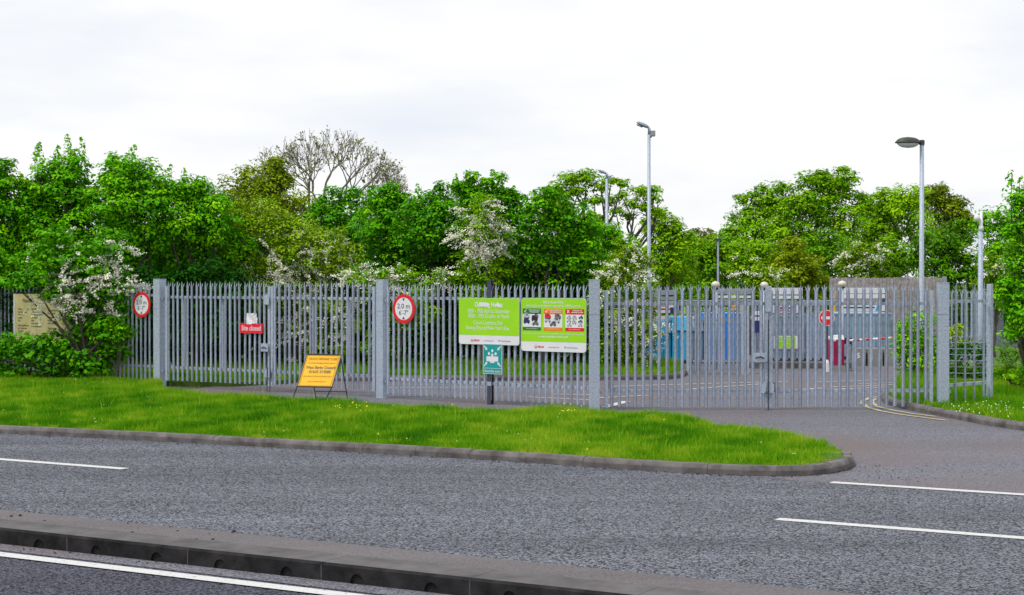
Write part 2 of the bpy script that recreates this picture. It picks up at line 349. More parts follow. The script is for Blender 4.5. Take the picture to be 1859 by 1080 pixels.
# ---- near reservation with drain holes in the kerb blocks
mb = MB(); mt = MB(); s = -9.495; n0 = -5.22; H = 0.15; U = 0.73
while s < 26:
    def q(a, n, z): x, y = RP(a, n); return (x, y, z)
    hx = s + U * 0.5; r = 0.068
    arc = [(hx - r * math.cos(a), 0.004 + r * 1.15 * math.sin(a)) for a in [math.pi * k / 10 for k in range(11)]]
    poly = [(s, -0.02), (hx - r, -0.02)] + arc + [(hx + r, -0.02), (s + U, -0.02), (s + U, H - 0.02), (s, H - 0.02)]
    tr = tessellate_polygon([[Vector((a, b, 0)) for a, b in poly]])
    mb.add([q(a, n0, z) for a, z in poly], tr)
    m_ = len(arc); mb.add([q(a, n0, z) for a, z in arc] + [q(a, n0 + 0.35, z) for a, z in arc], [(i, i + 1, m_ + i + 1, m_ + i) for i in range(m_ - 1)] + [tuple(m_ + i for i in range(m_))])
    mb.add([q(s, n0, H - 0.02), q(s + U, n0, H - 0.02), q(s + U, n0 + 0.02, H), q(s, n0 + 0.02, H)], [(0, 1, 2, 3)])
    s += U
    if abs((s / (2 * U)) - round(s / (2 * U))) < 0.01 or True:
        pass
o = mb.build('drain_kerb', M['kerb_dark']); o['kind'] = 'structure'
mj = MB(); s = -9.495
while s < 26:
    vs = [(*RP(a, n0 - .0015), z) for a in (s - .004, s + .004) for z in (0, H - .02)]; mj.add(vs, [(0, 2, 3, 1)]); s += 2 * U
o = mj.build('kerb_joints', M['kerb_top']); o['kind'] = 'structure'
mt = MB(); s = -9.495; i = 0
while s < 26:
    e = s + 2 * U - 0.005
    vs = [(*RP(a, b), z) for a in (s, e) for b, z in ((n0 + 0.0205, H + 0.001), (n0 + 0.42, H + 0.001), (n0 + 0.42, 0.02))]
    mt.add(vs, [(0, 1, 4, 3), (1, 2, 5, 4)]); s += 2 * U
o = mt.build('drain_kerb_top', M['kerb_top']); o['kind'] = 'structure'
sheet('drain_kerb_joints', [RP(-9, n0 + 0.022), RP(26, n0 + 0.022), RP(26, n0 + 0.43), RP(-9, n0 + 0.43)], H - 0.004, M['kerb_dark'])
mr = MB()
vs = [(*RP(a, b), z) for a in (-9.5, 26) for b, z in ((n0 + 0.425, H - 0.008), (n0 + 1.0, H - 0.02), (n0 + 1.08, -0.02))]
mr.add(vs, [(0, 1, 4, 3), (1, 2, 5, 4)]); o = mr.build('reservation', M['reserve']); o['kind'] = 'structure'
# worn dark channel strip between near edge line and kerb
sheet('channel', [RP(-20, -5.235), RP(25, -5.235), RP(25, -5.5), RP(-20, -5.5)], 0.004, M['yard'])
# loose stones
rnd = random.Random(3); mb = MB()
def pebble(mb, x, y, z, r):
    vs = []
    for k in range(6):
        a = k * math.pi / 3 + rnd.random(); vs.append((x + r * math.cos(a) * rnd.uniform(.7, 1.2), y + r * math.sin(a) * rnd.uniform(.7, 1.2), z))
    vs2 = [(x + (a - x) * .6, y + (b - y) * .6, z + r * rnd.uniform(.6, 1)) for a, b, c in vs]
    mb.add(vs + vs2, [(k, (k + 1) % 6, 6 + (k + 1) % 6, 6 + k) for k in range(6)] + [tuple(range(6, 12))])
for k in range(130):
    a = rnd.uniform(-6, 8); n = n0 + 0.3 + abs(rnd.gauss(0.5, 0.25)); n = min(n, n0 + 1.0)
    x, y = RP(a, n); pebble(mb, x, y, H - 0.015, rnd.choice([.008, .01, .012, .022]))
for k in range(260):
    a = rnd.uniform(-6, 8); n = n0 - abs(rnd.gauss(0, 0.12)) - 0.01
    x, y = RP(a, n); pebble(mb, x, y, 0.004, rnd.uniform(.005, .013))
for k in range(110):
    px = min(1859, 1540 + abs(rnd.gauss(0, 130))); py = rnd.gauss(860, 11)
    x, y = G(px, max(846, py)); pebble(mb, x, y, 0.004, rnd.uniform(.004, .011))
for k in range(240):
    i = rnd.randrange(2, len(FKw) - 2); p = Vector(FKw[i]).lerp(Vector(FKw[i + 1]), rnd.random()); p += Vector((-RN.x, -RN.y)) * abs(rnd.gauss(0, .07)); pebble(mb, p.x, p.y, 0.005, rnd.uniform(.006, .014))
o = mb.build('gravel', M['stone']); o['kind'] = 'stuff'; o['label'] = 'small loose stones and grit along the kerbs'

# ------------------------------------------------------------------ grass
def inpoly(px, py, poly):
    ins = np.zeros(len(px), bool); n = len(poly)
    for i in range(n):
        x1, y1 = poly[i]; x2, y2 = poly[(i + 1) % n]
        c = ((y1 > py) != (y2 > py)); xx = (x2 - x1) * (py - y1) / ((y2 - y1) if abs(y2 - y1) > 1e-9 else 1e-9) + x1
        ins ^= (c & (px < xx))
    return ins
def npmesh(name, V, faces_flat, nper, mat_, tint=None, parent=None):
    me = bpy.data.meshes.new(name); nf = len(faces_flat) // nper
    me.vertices.add(len(V)); me.vertices.foreach_set('co', V.astype(np.float32).ravel())
    me.loops.add(len(faces_flat)); me.loops.foreach_set('vertex_index', faces_flat.astype(np.int32))
    me.polygons.add(nf); me.polygons.foreach_set('loop_start', np.arange(0, nf * nper, nper, dtype=np.int32))
    if tint is not None:
        at = me.attributes.new('tint', 'FLOAT', 'FACE'); at.data.foreach_set('value', np.clip(tint, 0, 1).astype(np.float32))
    me.update(calc_edges=True); me.materials.append(mat_)
    o = bpy.data.objects.new(name, me); COL.objects.link(o)
    if parent: o.parent = parent
    return o
def wavy(x, y, s, seed):
    r = np.random.RandomState(seed); out = np.zeros_like(x)
    for k in range(7):
        a = r.uniform(0, 6.28); f = s * r.uniform(.5, 2.2); out += np.sin((x * math.cos(a) + y * math.sin(a)) * f + r.uniform(0, 6.28)) / 7
    return out
def grass(name, poly, n, z, hmean, seed, wd=0.009, xlim=None, ylim=None, label=None, edge=None):
    r = np.random.RandomState(seed); P_ = np.array(poly)
    x0, y0 = P_.min(0); x1, y1 = P_.max(0)
    if xlim: x0, x1 = max(x0, xlim[0]), min(x1, xlim[1])
    if ylim: y0, y1 = max(y0, ylim[0]), min(y1, ylim[1])
    x = r.uniform(x0, x1, n * 4); y = r.uniform(y0, y1, n * 4)
    k = inpoly(x, y, poly) & (np.abs(x) < y * 0.36 + 1.0); x = x[k][:n]; y = y[k][:n]; n = len(x)
    pat = wavy(x, y, 1.6, seed) + 0.6 * wavy(x, y, 5, seed + 1)
    h = hmean * np.clip(1 + 0.9 * pat + r.normal(0, .28, n), .25, 2.4)
    ed = np.ones(n)
    if edge is not None:
        dm = np.full(n, 9.0)
        for (ax, ay), (bx_, by_) in zip(edge, edge[1:]):
            ll = (bx_ - ax) ** 2 + (by_ - ay) ** 2; t_ = np.clip(((x - ax) * (bx_ - ax) + (y - ay) * (by_ - ay)) / ll, 0, 1); dm = np.minimum(dm, np.hypot(x - ax - t_ * (bx_ - ax), y - ay - t_ * (by_ - ay)))
        ed = np.clip((dm - .05) / (.9 + .5 * wavy(x, y, 2.2, 77)), .22, 1); h = h * ed
    if edge is not None:
        kp = (r.rand(n) < np.clip(dm / .38, .12, 1)); x, y, h, ed = x[kp], y[kp], h[kp], ed[kp]; n = len(x)
    tall = (r.rand(n) < .004); h = np.where(tall, h * 1.9, h)
    a = r.uniform(0, 6.283, n); lean = r.uniform(.1, .65, n) * h; b = r.uniform(0, 6.283, n)
    w_ = wd * r.uniform(.7, 1.4, n)
    V = np.zeros((n, 3, 3))
    V[:, 0] = np.c_[x - np.cos(a) * w_, y - np.sin(a) * w_, np.full(n, z - .01)]
    V[:, 1] = np.c_[x + np.cos(a) * w_, y + np.sin(a) * w_, np.full(n, z - .01)]
    V[:, 2] = np.c_[x + np.cos(b) * lean, y + np.sin(b) * lean, z + h]
    tint = 0.46 + 0.40 * wavy(x, y, .9, seed + 2) + 0.6 * wavy(x, y, 3.5, seed + 3) + r.normal(0, .13, n) + .15 * (1 - ed) + tall * .5 + .5 * (wavy(x, y, 6.5, seed + 9) > .42)
    o = npmesh(name, V.reshape(-1, 3), np.arange(n * 3), 3, M['grass'], tint); o['kind'] = 'stuff'
    if label: o['label'] = label
    return o, x, y
g, gx, gy = grass('grass', verge_poly, 330000, 0.105, 0.098, 1, edge=FKw, xlim=(-16, 6), ylim=(20, 43), label='bright green grass of the roadside verge in front of the fence')
grass('grass', right_poly, 60000, 0.105, 0.13, 11, xlim=(6, 16), ylim=(26, 45), label='rough grass of the verge on the right side of the gate')
grass('grass', inner_poly, 70000, 0.10, 0.13, 21, xlim=(-14, 6), ylim=(39, 49), label='grass growing behind the fence under the trees')
# wild flowers in the grass
r = np.random.RandomState(8); mw = MB(); my = MB()
for k in r.choice(len(gx), 60):
    x, y = gx[k], gy[k]; s = r.uniform(.009, .017)
    near = y > 26
    mw.add([(x - s, y, .2), (x, y - s, .205), (x + s, y, .2), (x, y + s, .21)], [(0, 1, 2, 3)]) if r.rand() < .8 else my.add([(x - s, y, .2), (x, y - s, .205), (x + s, y, .2), (x, y + s, .23)], [(0, 1, 2, 3)])
for k in range(60):
    px = r.uniform(1725, 1880); x, y = G(px, r.normal(744, 7) + (px - 1700) * .06, .1); s = r.uniform(.006, .012); mw.add([(x - s, y, .22), (x, y - s, .2), (x + s, y, .22), (x, y + s, .225)], [(0, 1, 2, 3)])
for k in range(26):
    px = r.normal(1030, 14) if k < 10 else r.normal(640, 20); x, y = G(px, r.uniform(743, 762), .1); s = .012; my.add([(x - s, y, .24), (x, y - s, .23), (x + s, y, .24), (x, y + s, .25)], [(0, 1, 2, 3)])
o = mw.build('daisies', M['petal']); tag(o, 'tiny white daisies dotted through the verge grass', kind='stuff')
o = my.build('dandelions', M['flower_y']); tag(o, 'tiny yellow dandelion heads in the verge grass', kind='stuff')

# ------------------------------------------------------------------ trees
def leaf_cloud(name, lobes, s, dens, mat_, seed, parent, off, tint0=0.5, updown=0.55, clump=0.36, shell=(0.55, 1.12), shoots=(), inner=0.25, droop=0.0):
    """lobes: world (x,y,z,rx,ry,rz)."""
    r = np.random.RandomState(seed); C_ = []; RC = []; T = []; CN = []
    for (x, y, z, rx, ry, rz) in lobes:
        rm = (rx + ry + rz) / 3; rc = max(clump * rm, 1.9 * s); rc = min(rc, 0.4 + .004 * y)
        ncl = max(9, int(1.45 * (rm / rc) ** 2 * 4))
        d = r.normal(size=(ncl, 3)); d /= np.linalg.norm(d, axis=1)[:, None]
        rad = r.uniform(shell[0], shell[1], ncl) ** 0.8
        c = np.c_[x + d[:, 0] * rx * rad, y + d[:, 1] * ry * rad, z + d[:, 2] * rz * rad]
        C_.append(c); RC.append(np.full(ncl, rc) * r.uniform(.6, 1.25, ncl)); T.append(r.normal(0, .17, ncl)); CN.append(d)
    C_ = np.concatenate(C_); RC = np.concatenate(RC); T = np.concatenate(T); CN = np.concatenate(CN)
    k = C_[:, 2] > 0.15; C_, RC, T, CN = C_[k], RC[k], T[k], CN[k]
    nl = np.maximum(6, (dens * 6.0 * RC ** 2 / (s * s)).astype(int)); idx = np.repeat(np.arange(len(C_)), nl); n = len(idx)
    d = r.normal(size=(n, 3)); d /= np.linalg.norm(d, axis=1)[:, None]
    rr = r.uniform(.25, 1.0, n) ** .5
    pos = C_[idx] + d * (RC[idx] * rr)[:, None] * np.array([1.15, 1.15, .75])
    d[:, 2] = np.where(r.uniform(size=n) < .6, np.abs(d[:, 2]), d[:, 2])
    pos = C_[idx] + d * (RC[idx] * rr)[:, None] * np.array([1.2, 1.2, .7])
    nr = d * .75 + CN[idx] * .35 + np.array([0, 0, updown + .15]) + r.normal(0, .22, (n, 3))
    tin = tint0 + T[idx] + r.normal(0, .055, n)
    ip = []
    for (x, y, z, rx, ry, rz) in lobes:
        m = int(dens * 7.0 * rx * rz / (s * s)); dd_ = r.normal(size=(m, 3)); dd_ /= np.linalg.norm(dd_, axis=1)[:, None]; ip.append(np.array([x, y, z]) + dd_ * np.array([rx, ry, rz]) * r.uniform(.2, .66, (m, 1)))
    ip = np.concatenate(ip); ip = ip[ip[:, 2] > .15]; pos = np.concatenate([pos, ip]); nr = np.concatenate([nr, r.normal(size=(len(ip), 3)) + np.array([0, -.3, .4])]); tin = np.concatenate([tin, r.normal(tint0 - .05, .2, len(ip))]); n = len(pos)
    sh_pos = []; sh_n = []
    for (x, y, z0, z1) in shoots:
        m = int((z1 - z0) * 85 / s * 0.1)
        t = r.uniform(0, 1, m); ax = r.uniform(-.12, .12, 2)
        ww = (0.30 * (1 - t) + .05) * (.55 + .45 * np.abs(np.sin(t * 9 + x))) * r.uniform(.4, 1, m)
        a = r.uniform(0, 6.28, m)
        sh_pos.append(np.c_[x + ax[0] * t + np.cos(a) * ww, y + ax[1] * t + np.sin(a) * ww, z0 + (z1 - z0) * t]); sh_n.append(np.c_[np.cos(a), np.sin(a), np.full(m, .8)] + r.normal(0, .4, (m, 3)))
    if sh_pos:
        sp = np.concatenate(sh_pos); pos = np.concatenate([pos, sp]); nr = np.concatenate([nr, np.concatenate(sh_n)]); tin = np.concatenate([tin, r.normal(tint0 + .1, .15, len(sp))]); n = len(pos)
    nr /= np.linalg.norm(nr, axis=1)[:, None]
    t1 = r.normal(size=(n, 3)); t1[:, 2] -= .5 + droop; t1 -= nr * (t1 * nr).sum(1)[:, None]; t1 /= np.linalg.norm(t1, axis=1)[:, None] + 1e-9
    t2 = np.cross(nr, t1); ss = s * r.uniform(.45, 1.4, n)[:, None]
    V = np.zeros((n, 4, 3)); fold = nr * ss * .14
    V[:, 0] = pos - t1 * ss * .55; V[:, 1] = pos + t2 * ss * .36 + fold; V[:, 2] = pos + t1 * ss * .6; V[:, 3] = pos - t2 * ss * .36 + fold
    V -= np.array(off)
    return npmesh(name, V.reshape(-1, 3), np.arange(n * 4), 4, mat_, tin, parent)
def limbs(mb, base, targets, r0, rnd, wob=0.12):
    base = Vector(base); hmin = min(t[2] for t in targets); top = Vector((sum(t[0] for t in targets) / len(targets), sum(t[1] for t in targets) / len(targets), max(base.z + .5, hmin * .9)))
    fork = base.lerp(top, .55)
    mb.tube([base, base.lerp(fork, .5) + Vector((rnd.uniform(-.06, .06), rnd.uniform(-.06, .06), 0)), fork], [r0 * 1.25, r0 * .95, r0 * .8], 8)
    for t in targets:
        t = Vector(t); L_ = (t - fork).length; m1 = fork.lerp(t, .35) + Vector((rnd.uniform(-wob, wob) * L_, rnd.uniform(-wob, wob) * L_, .08 * L_)); m2 = fork.lerp(t, .7) + Vector((rnd.uniform(-wob, wob) * L_, rnd.uniform(-wob, wob) * L_, .04 * L_))
        mb.tube([fork, m1, m2, t], [r0 * .7, r0 * .45, r0 * .28, r0 * .1], 6)
        for k in range(3):
            e = m2.lerp(t, rnd.random()) + Vector((rnd.gauss(0, .25), rnd.gauss(0, .25), rnd.uniform(-.2, .12))) * L_ * .3; mb.tube([m2, m2.lerp(e, .5) + Vector((0, 0, .05)), e], [r0 * .2, r0 * .12, r0 * .05], 5)
def tree(name, label, cat, d, base, lobes, mkey, s=0.088, dens=0.9, seed=1, tint0=0.5, shoots=(), group=None, ry=1.0, flowers=None, bark='bark', trunk_r=None, clump=0.40, shell=(0.5, 1.2), z0=0.1, blossom_lobes=None, fs=0.03, fden=1.0, updown=.55):
    k = d / F; W = []
    if name == 'tree' and 44 < d < 50: lobes = [l_ for l_ in lobes if l_[1] < 535]
    rnd = random.Random(seed)
    for lo in lobes:
        px, py, rp = lo[:3]; rz = lo[3] if len(lo) > 3 else rp
        dd = d + (lo[4] if len(lo) > 4 else 0) + rnd.uniform(-.5, .5) * rp * k * ry
        if name == 'tree' and 44 < d < 50: dd += min(2.3, (py - 440) / 55) if py > 440 else -.35 * rnd.random()
        W.append((X(px, dd), dd, Z(py, dd), rp * k, rp * k * ry, rz * k))
    bx = X(base, d); root = empty(name, (bx, d, 0), 0, label, cat, group); off = (bx, d, 0)
    W0 = list(W)
    if name in ('tree', 'hawthorn_bush'):
        W = [(a, b, c, q * .93, u * .93, v * .93) for a, b, c, q, u, v in W]
        for (a, b, c, q, u, v) in W0:
            for i_ in range(3):
                th = rnd.uniform(-.5, math.pi + .5); rr_ = rnd.uniform(.22, .42); W.append((a + math.cos(th) * q * .92, b + rnd.uniform(-.7, .4) * u, c + math.sin(th) * v * .88, q * rr_, u * rr_, v * rr_))
    zmax = max(w_[2] for w_ in W)
    mb = MB(); tr = trunk_r or 0.02 + zmax * 0.014
    limbs(mb, (0, 0, z0 - .15), [(w_[0] - bx, w_[1] - d, w_[2]) for w_, lo in zip(W0, lobes) if len(lo) < 5], tr, rnd)
    shw = []
    for (px, py, dz) in shoots:
        zt = Z(py, d); shw.append((X(px, d), d + rnd.uniform(-.2, .2), zt - dz * k, zt))
        mb.tube([(X(px, d) - bx, 0, zt - dz * k * 1.6), (X(px, d) - bx, 0, zt - .05)], [.015, .004], 4)
    mb.build('trunk', M[bark], root)
    leaf_cloud('crown', W, s, dens, M[mkey], seed, root, off, tint0=tint0, shoots=shw, clump=clump, shell=shell, updown=updown)
    if blossom_lobes:
        r = np.random.RandomState(seed + 50); V = []; 
        for (px, py, rp, cnt) in blossom_lobes:
            c = np.array(P(px, py, d)); R_ = rp * k
            for q in range(max(3, int(cnt * .34))):
                dv = r.normal(size=3); dv /= np.linalg.norm(dv); dv[1] = -abs(dv[1])
                cc = c + dv * R_ * r.uniform(.72, 1.1)
                if noise.noise(Vector(cc) * 2.2) < -.05 and r.rand() < .8: continue
                dr = np.array([dv[0] * .9 + r.normal(0, .5), dv[1] * .5, r.uniform(-.9, .5)]); dr /= np.linalg.norm(dr); ln = r.uniform(.18, .55) * (d / 45) ** .7; m = int(r.uniform(22, 46) * ln / .35 * min(1.3, 45 / d + .3))
                t_ = r.beta(1.2, 1.6, m)[:, None]; V.append(cc + dr * ln * t_ + np.array([0, 0, -.18]) * ln * t_ ** 2 + r.normal(size=(m, 3)) * np.array([.035, .03, .025]) * (1.3 - t_ * .6) * (d / 45))
        V = np.concatenate(V); n = len(V); nr = r.normal(0, .5, (n, 3)) + np.array([0, -.5, .8]); nr /= np.linalg.norm(nr, axis=1)[:, None]
        t1 = r.normal(size=(n, 3)); t1 -= nr * (t1 * nr).sum(1)[:, None]; t1 /= np.linalg.norm(t1, axis=1)[:, None]; t2 = np.cross(nr, t1)
        ss = fs * r.uniform(.7, 1.3, n)[:, None]; Q = np.zeros((n, 4, 3)); Q[:, 0] = V - t1 * ss; Q[:, 1] = V + t2 * ss; Q[:, 2] = V + t1 * ss; Q[:, 3] = V - t2 * ss
        Q -= np.array(off); npmesh('blossom', Q.reshape(-1, 3), np.arange(n * 4), 4, M['petal'], None, root)
    return root
HG = 'bright green trees behind the left fence'
tree('tree', 'bright green bushy tree at the far left edge behind the board', 'tree', 45, 10, [(-50, 420, 80), (15, 375, 62), (30, 445, 70), (-40, 340, 50), (-20, 510, 75), (35, 520, 60), (8, 322, 28), (-30, 600, 60), (40, 610, 50), (-10, 488, 46, 30, -3.2), (40, 492, 38, 26, -3.2), (-50, 480, 50, 36, -3.0), (75, 500, 24, 18, -3.2)], 'lf_bright', seed=1, shoots=[(0, 292, 50), (12, 298, 50), (40, 315, 40), (-10, 290, 50)], group=HG)
tree('tree', 'tallest bright green tree at left with spiky leafy shoots on top', 'tree', 45.3, 130, [(118, 318, 40), (95, 345, 46), (155, 340, 48), (122, 390, 70), (82, 440, 66), (160, 440, 70), (130, 510, 60), (90, 590, 50), (150, 620, 45)], 'lf_bright', seed=2, tint0=.52, shoots=[(124, 242, 80), (102, 264, 60), (155, 250, 80), (68, 258, 60), (78, 285, 50), (140, 275, 50), (64, 262, 30)], group=HG)
tree('tree', 'bright green tree with pointed shoots above the round sign at far left', 'tree', 45, 235, [(228, 320, 38), (255, 335, 42), (205, 350, 46), (218, 385, 58), (262, 400, 62), (235, 455, 64), (285, 350, 36), (250, 520, 50), (230, 600, 50)], 'lf_bright', seed=3, tint0=.55, shoots=[(207, 278, 60), (240, 262, 70), (192, 292, 50), (228, 288, 50), (262, 300, 40), (275, 305, 40), (236, 268, 40)], group=HG)
tree('tree', 'bright green rounded tree above the first gate leaf at left', 'tree', 45.4, 350, [(330, 352, 36), (368, 368, 38), (310, 395, 56), (372, 425, 58), (330, 465, 56), (402, 405, 44), (415, 465, 42), (350, 520, 46), (300, 560, 50), (380, 580, 50), (340, 640, 40)], 'lf_bright', seed=4, shoots=[(312, 300, 60), (338, 306, 60), (360, 325, 40), (382, 330, 40), (296, 320, 40)], group=HG)
tree('hawthorn_tree', 'white flowering hawthorn drooping over the cream board at left', 'hawthorn tree', 39.8, 165, [(112, 455, 40), (160, 478, 46), (205, 455, 36), (150, 520, 36), (205, 500, 34), (115, 505, 30), (75, 465, 22), (180, 545, 22), (215, 530, 16), (190, 585, 30), (150, 600, 20), (135, 555, 12), (230, 600, 13), (128, 580, 10), (138, 598, 10), (95, 540, 14, 8), (60, 505, 30, 20), (25, 512, 26, 15), (100, 530, 20, 14), (232, 520, 16), (225, 560, 16), (200, 600, 26), (215, 640, 20)], 'lf_bright', s=.085, dens=.95, seed=5, tint0=.42, blossom_lobes=[(112, 455, 36, 22), (160, 470, 44, 60), (215, 462, 28, 90), (150, 515, 38, 110), (212, 505, 34, 90), (225, 530, 16, 30), (180, 550, 26, 50), (115, 505, 30, 60), (75, 465, 22, 14), (178, 548, 24, 50), (92, 545, 15, 40), (122, 540, 16, 50), (135, 562, 12, 24), (70, 552, 7, 10), (215, 535, 16, 26)], fs=.021)
tree('hawthorn_bush', 'yellow green hawthorn with cream blossom above the second gate leaf', 'hawthorn bush', 46, 540, [(445, 415, 42), (495, 420, 46), (545, 435, 46), (590, 455, 44), (630, 480, 36), (465, 470, 44), (520, 490, 46), (575, 500, 40), (425, 455, 34), (480, 390, 34), (450, 540, 40), (540, 560, 50), (610, 570, 46), (600, 640, 40)], 'lf_yellow', s=.065, dens=.6, seed=6, tint0=.62, blossom_lobes=[(495, 485, 44, 210), (545, 455, 40, 140), (595, 460, 40, 190), (630, 485, 34, 80), (560, 500, 40, 120), (465, 485, 34, 70), (590, 570, 60, 130), (560, 620, 50, 70), (650, 600, 40, 60)], fs=.018, bark='bark')
tree('hawthorn_bush', 'low white flowering hawthorn along the fence top near the round sign', 'hawthorn bush', 44.3, 715, [(640, 505, 24), (685, 508, 26), (735, 512, 26), (785, 512, 24), (820, 505, 16), (700, 560, 40), (760, 570, 40), (700, 630, 36)], 'lf_mid', s=.065, dens=.6, seed=7, tint0=.6, blossom_lobes=[(640, 505, 26, 70), (690, 505, 27, 90), (735, 508, 27, 90), (790, 508, 25, 70), (720, 540, 30, 40)], fs=.019)
tree('tree', 'olive brown tree showing behind the left hedge beside the bare tree', 'tree', 62, 465, [(440, 350, 40), (478, 330, 38), (508, 318, 26), (402, 368, 34), (540, 372, 36), (470, 395, 55), (530, 410, 40), (420, 410, 40), (495, 345, 36)], 'lf_olive', s=.10, dens=.75, seed=8)
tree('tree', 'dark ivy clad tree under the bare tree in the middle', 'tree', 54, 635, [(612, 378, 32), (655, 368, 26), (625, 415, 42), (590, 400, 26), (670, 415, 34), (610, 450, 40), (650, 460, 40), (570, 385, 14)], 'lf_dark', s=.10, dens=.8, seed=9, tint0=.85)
tree('tree', 'mid green tree right of the dark ivy clad tree', 'tree', 49, 705, [(688, 368, 30), (712, 360, 24), (722, 400, 44), (682, 425, 44), (735, 445, 46), (698, 480, 46), (700, 560, 50), (720, 620, 45)], 'lf_bright', seed=10, tint0=.44, shoots=[(712, 335, 40), (690, 340, 40), (725, 345, 40), (672, 350, 30)])
tree('tree', 'deep green tree with rounded top above the middle round sign', 'tree', 48, 785, [(768, 378, 30), (792, 365, 26), (760, 420, 44), (812, 420, 46), (825, 390, 30), (780, 465, 52), (835, 460, 40), (790, 540, 50), (770, 600, 50), (820, 640, 40)], 'lf_bright', seed=12, tint0=.38, shoots=[(765, 335, 50), (790, 338, 40), (782, 342, 40), (812, 362, 30)])
tree('tree', 'upright tree with twin leafy tops above the opening hours board', 'tree', 46.6, 880, [(836, 348, 14), (862, 340, 20), (902, 342, 22), (853, 368, 26), (915, 372, 26), (880, 385, 38), (932, 362, 14), (890, 480, 44), (860, 560, 50), (900, 620, 45)], 'lf_bright', seed=13, tint0=.45, shoots=[(828, 318, 50), (850, 306, 60), (862, 312, 50), (893, 308, 60), (905, 318, 40), (934, 338, 30), (878, 322, 30)])
tree('hawthorn_tree', 'white blossoming hawthorn directly above the opening hours board', 'hawthorn tree', 45.9, 875, [(875, 398, 34), (868, 430, 38), (885, 455, 26), (850, 420, 24), (902, 430, 24), (880, 372, 20), (858, 482, 32), (896, 488, 34), (870, 530, 40)], 'lf_mid', s=.06, dens=.6, seed=14, tint0=.7, blossom_lobes=[(875, 398, 36, 200), (868, 430, 40, 240), (885, 455, 28, 120), (850, 420, 26, 80), (902, 430, 26, 90), (935, 430, 12, 14)], fs=.018)
tree('tree', 'broad mid green tree above the vehicle policy board', 'tree', 46.3, 985, [(958, 385, 36), (1000, 375, 32), (1032, 400, 40), (958, 435, 50), (1015, 450, 54), (1052, 440, 38), (985, 490, 54), (910, 480, 44), (1060, 490, 40), (960, 560, 50), (1030, 570, 50), (990, 630, 45)], 'lf_bright', seed=15, tint0=.44, shoots=[(965, 345, 40), (990, 335, 40), (1005, 345, 30), (945, 362, 30)])
tree('oak_tree', 'spreading oak with sky gaps in its crown left of the tall lamp', 'oak tree', 60, 1060, [(1008, 345, 18, 12), (1035, 325, 22, 13), (1065, 322, 22, 14), (1090, 338, 18, 12), (1028, 352, 20, 10), (1050, 348, 18, 10), (1000, 365, 18), (1110, 328, 14, 10), (1128, 335, 12, 9), (1080, 365, 18, 9), (1010, 395, 30), (1065, 418, 28), (1035, 380, 16, 10), (1090, 400, 16, 9), (1060, 440, 34)], 'lf_mid', s=.10, dens=1.3, seed=16, tint0=.7, clump=.6, trunk_r=.14)
tree('oak_tree', 'small twisted oak with clumped foliage beside the tall lamp pole', 'oak tree', 62, 1137, [(1165, 348, 15, 9), (1183, 360, 14, 9), (1150, 372, 16, 9), (1172, 380, 14, 8), (1188, 345, 9, 7), (1108, 362, 14, 9), (1118, 385, 12, 8), (1128, 355, 8, 6), (1192, 385, 7, 6), (1140, 392, 9, 6), (1105, 415, 12, 10)], 'lf_mid', s=.10, dens=1.4, seed=17, tint0=.7, clump=.8, trunk_r=.13)
tree('tree', 'light green tree between the twisted oak and the tall lamp pole', 'tree', 50, 1090, [(1080, 440, 32), (1108, 432, 26), (1125, 455, 30), (1090, 480, 36), (1135, 480, 28), (1100, 540, 40)], 'lf_bright', s=.09, seed=18, tint0=.6)
tree('hawthorn_bush', 'pale yellow green hawthorn behind the first pales of the right gate', 'hawthorn bush', 45, 1130, [(1128, 465, 28), (1155, 478, 28), (1118, 500, 32), (1158, 515, 28), (1105, 560, 40), (1150, 560, 38), (1120, 620, 42), (1165, 610, 28), (1150, 650, 24)], 'lf_yellow', s=.065, dens=.55, seed=19, tint0=.5, blossom_lobes=[(1140, 480, 36, 60), (1120, 510, 36, 50), (1110, 560, 40, 60), (1150, 580, 40, 110), (1165, 620, 30, 90), (1190, 590, 14, 20)], fs=.017)
tree('tree', 'green tree beyond the tall lamp pole at the dip of the skyline', 'tree', 72, 1215, [(1190, 405, 22), (1212, 418, 24), (1232, 435, 24), (1195, 440, 34), (1225, 465, 34), (1190, 485, 34), (1235, 495, 34)], 'lf_mid', s=.12, dens=.8, seed=20, tint0=.72)
# far trees
tree('tree', 'bare grey brown tree far off at the lowest point of the skyline', 'tree', 200, 1268, [(1262, 428, 14, 9), (1278, 424, 14, 9), (1242, 434, 12, 8), (1268, 437, 24, 8)], 'lf_bud', s=.28, dens=.35, seed=21, tint0=.05, bark='bark_pale')
tree('tree', 'olive green tree far off below the bare grey one', 'tree', 170, 1255, [(1240, 448, 24, 14), (1275, 446, 24, 12), (1300, 450, 24, 18), (1250, 480, 40), (1295, 480, 40)], 'lf_olive', s=.28, dens=.7, seed=22, tint0=.35)
tree('tree', 'large domed tree with a raised leafy crest right of the skyline dip', 'tree', 95, 1460, [(1365, 385, 32), (1395, 370, 32), (1430, 372, 40), (1470, 362, 38), (1500, 335, 26), (1525, 328, 24), (1535, 350, 24), (1395, 425, 54), (1462, 415, 55), (1535, 395, 46), (1340, 425, 34), (1322, 445, 26), (1560, 375, 18), (1488, 330, 16), (1420, 470, 50), (1500, 460, 50)], 'lf_mid', s=.16, dens=.9, seed=23, tint0=.62, shoots=[(1350, 350, 24), (1372, 348, 20), (1392, 350, 16), (1478, 318, 20), (1500, 306, 20), (1525, 305, 18), (1542, 316, 14)])
tree('tree', 'rounded green tree in the distance left of the dark headed lamp', 'tree', 101, 1625, [(1592, 385, 34), (1622, 365, 28), (1652, 368, 30), (1612, 410, 46), (1660, 410, 46), (1585, 425, 38)], 'lf_mid', s=.17, dens=.9, seed=24, tint0=.8)
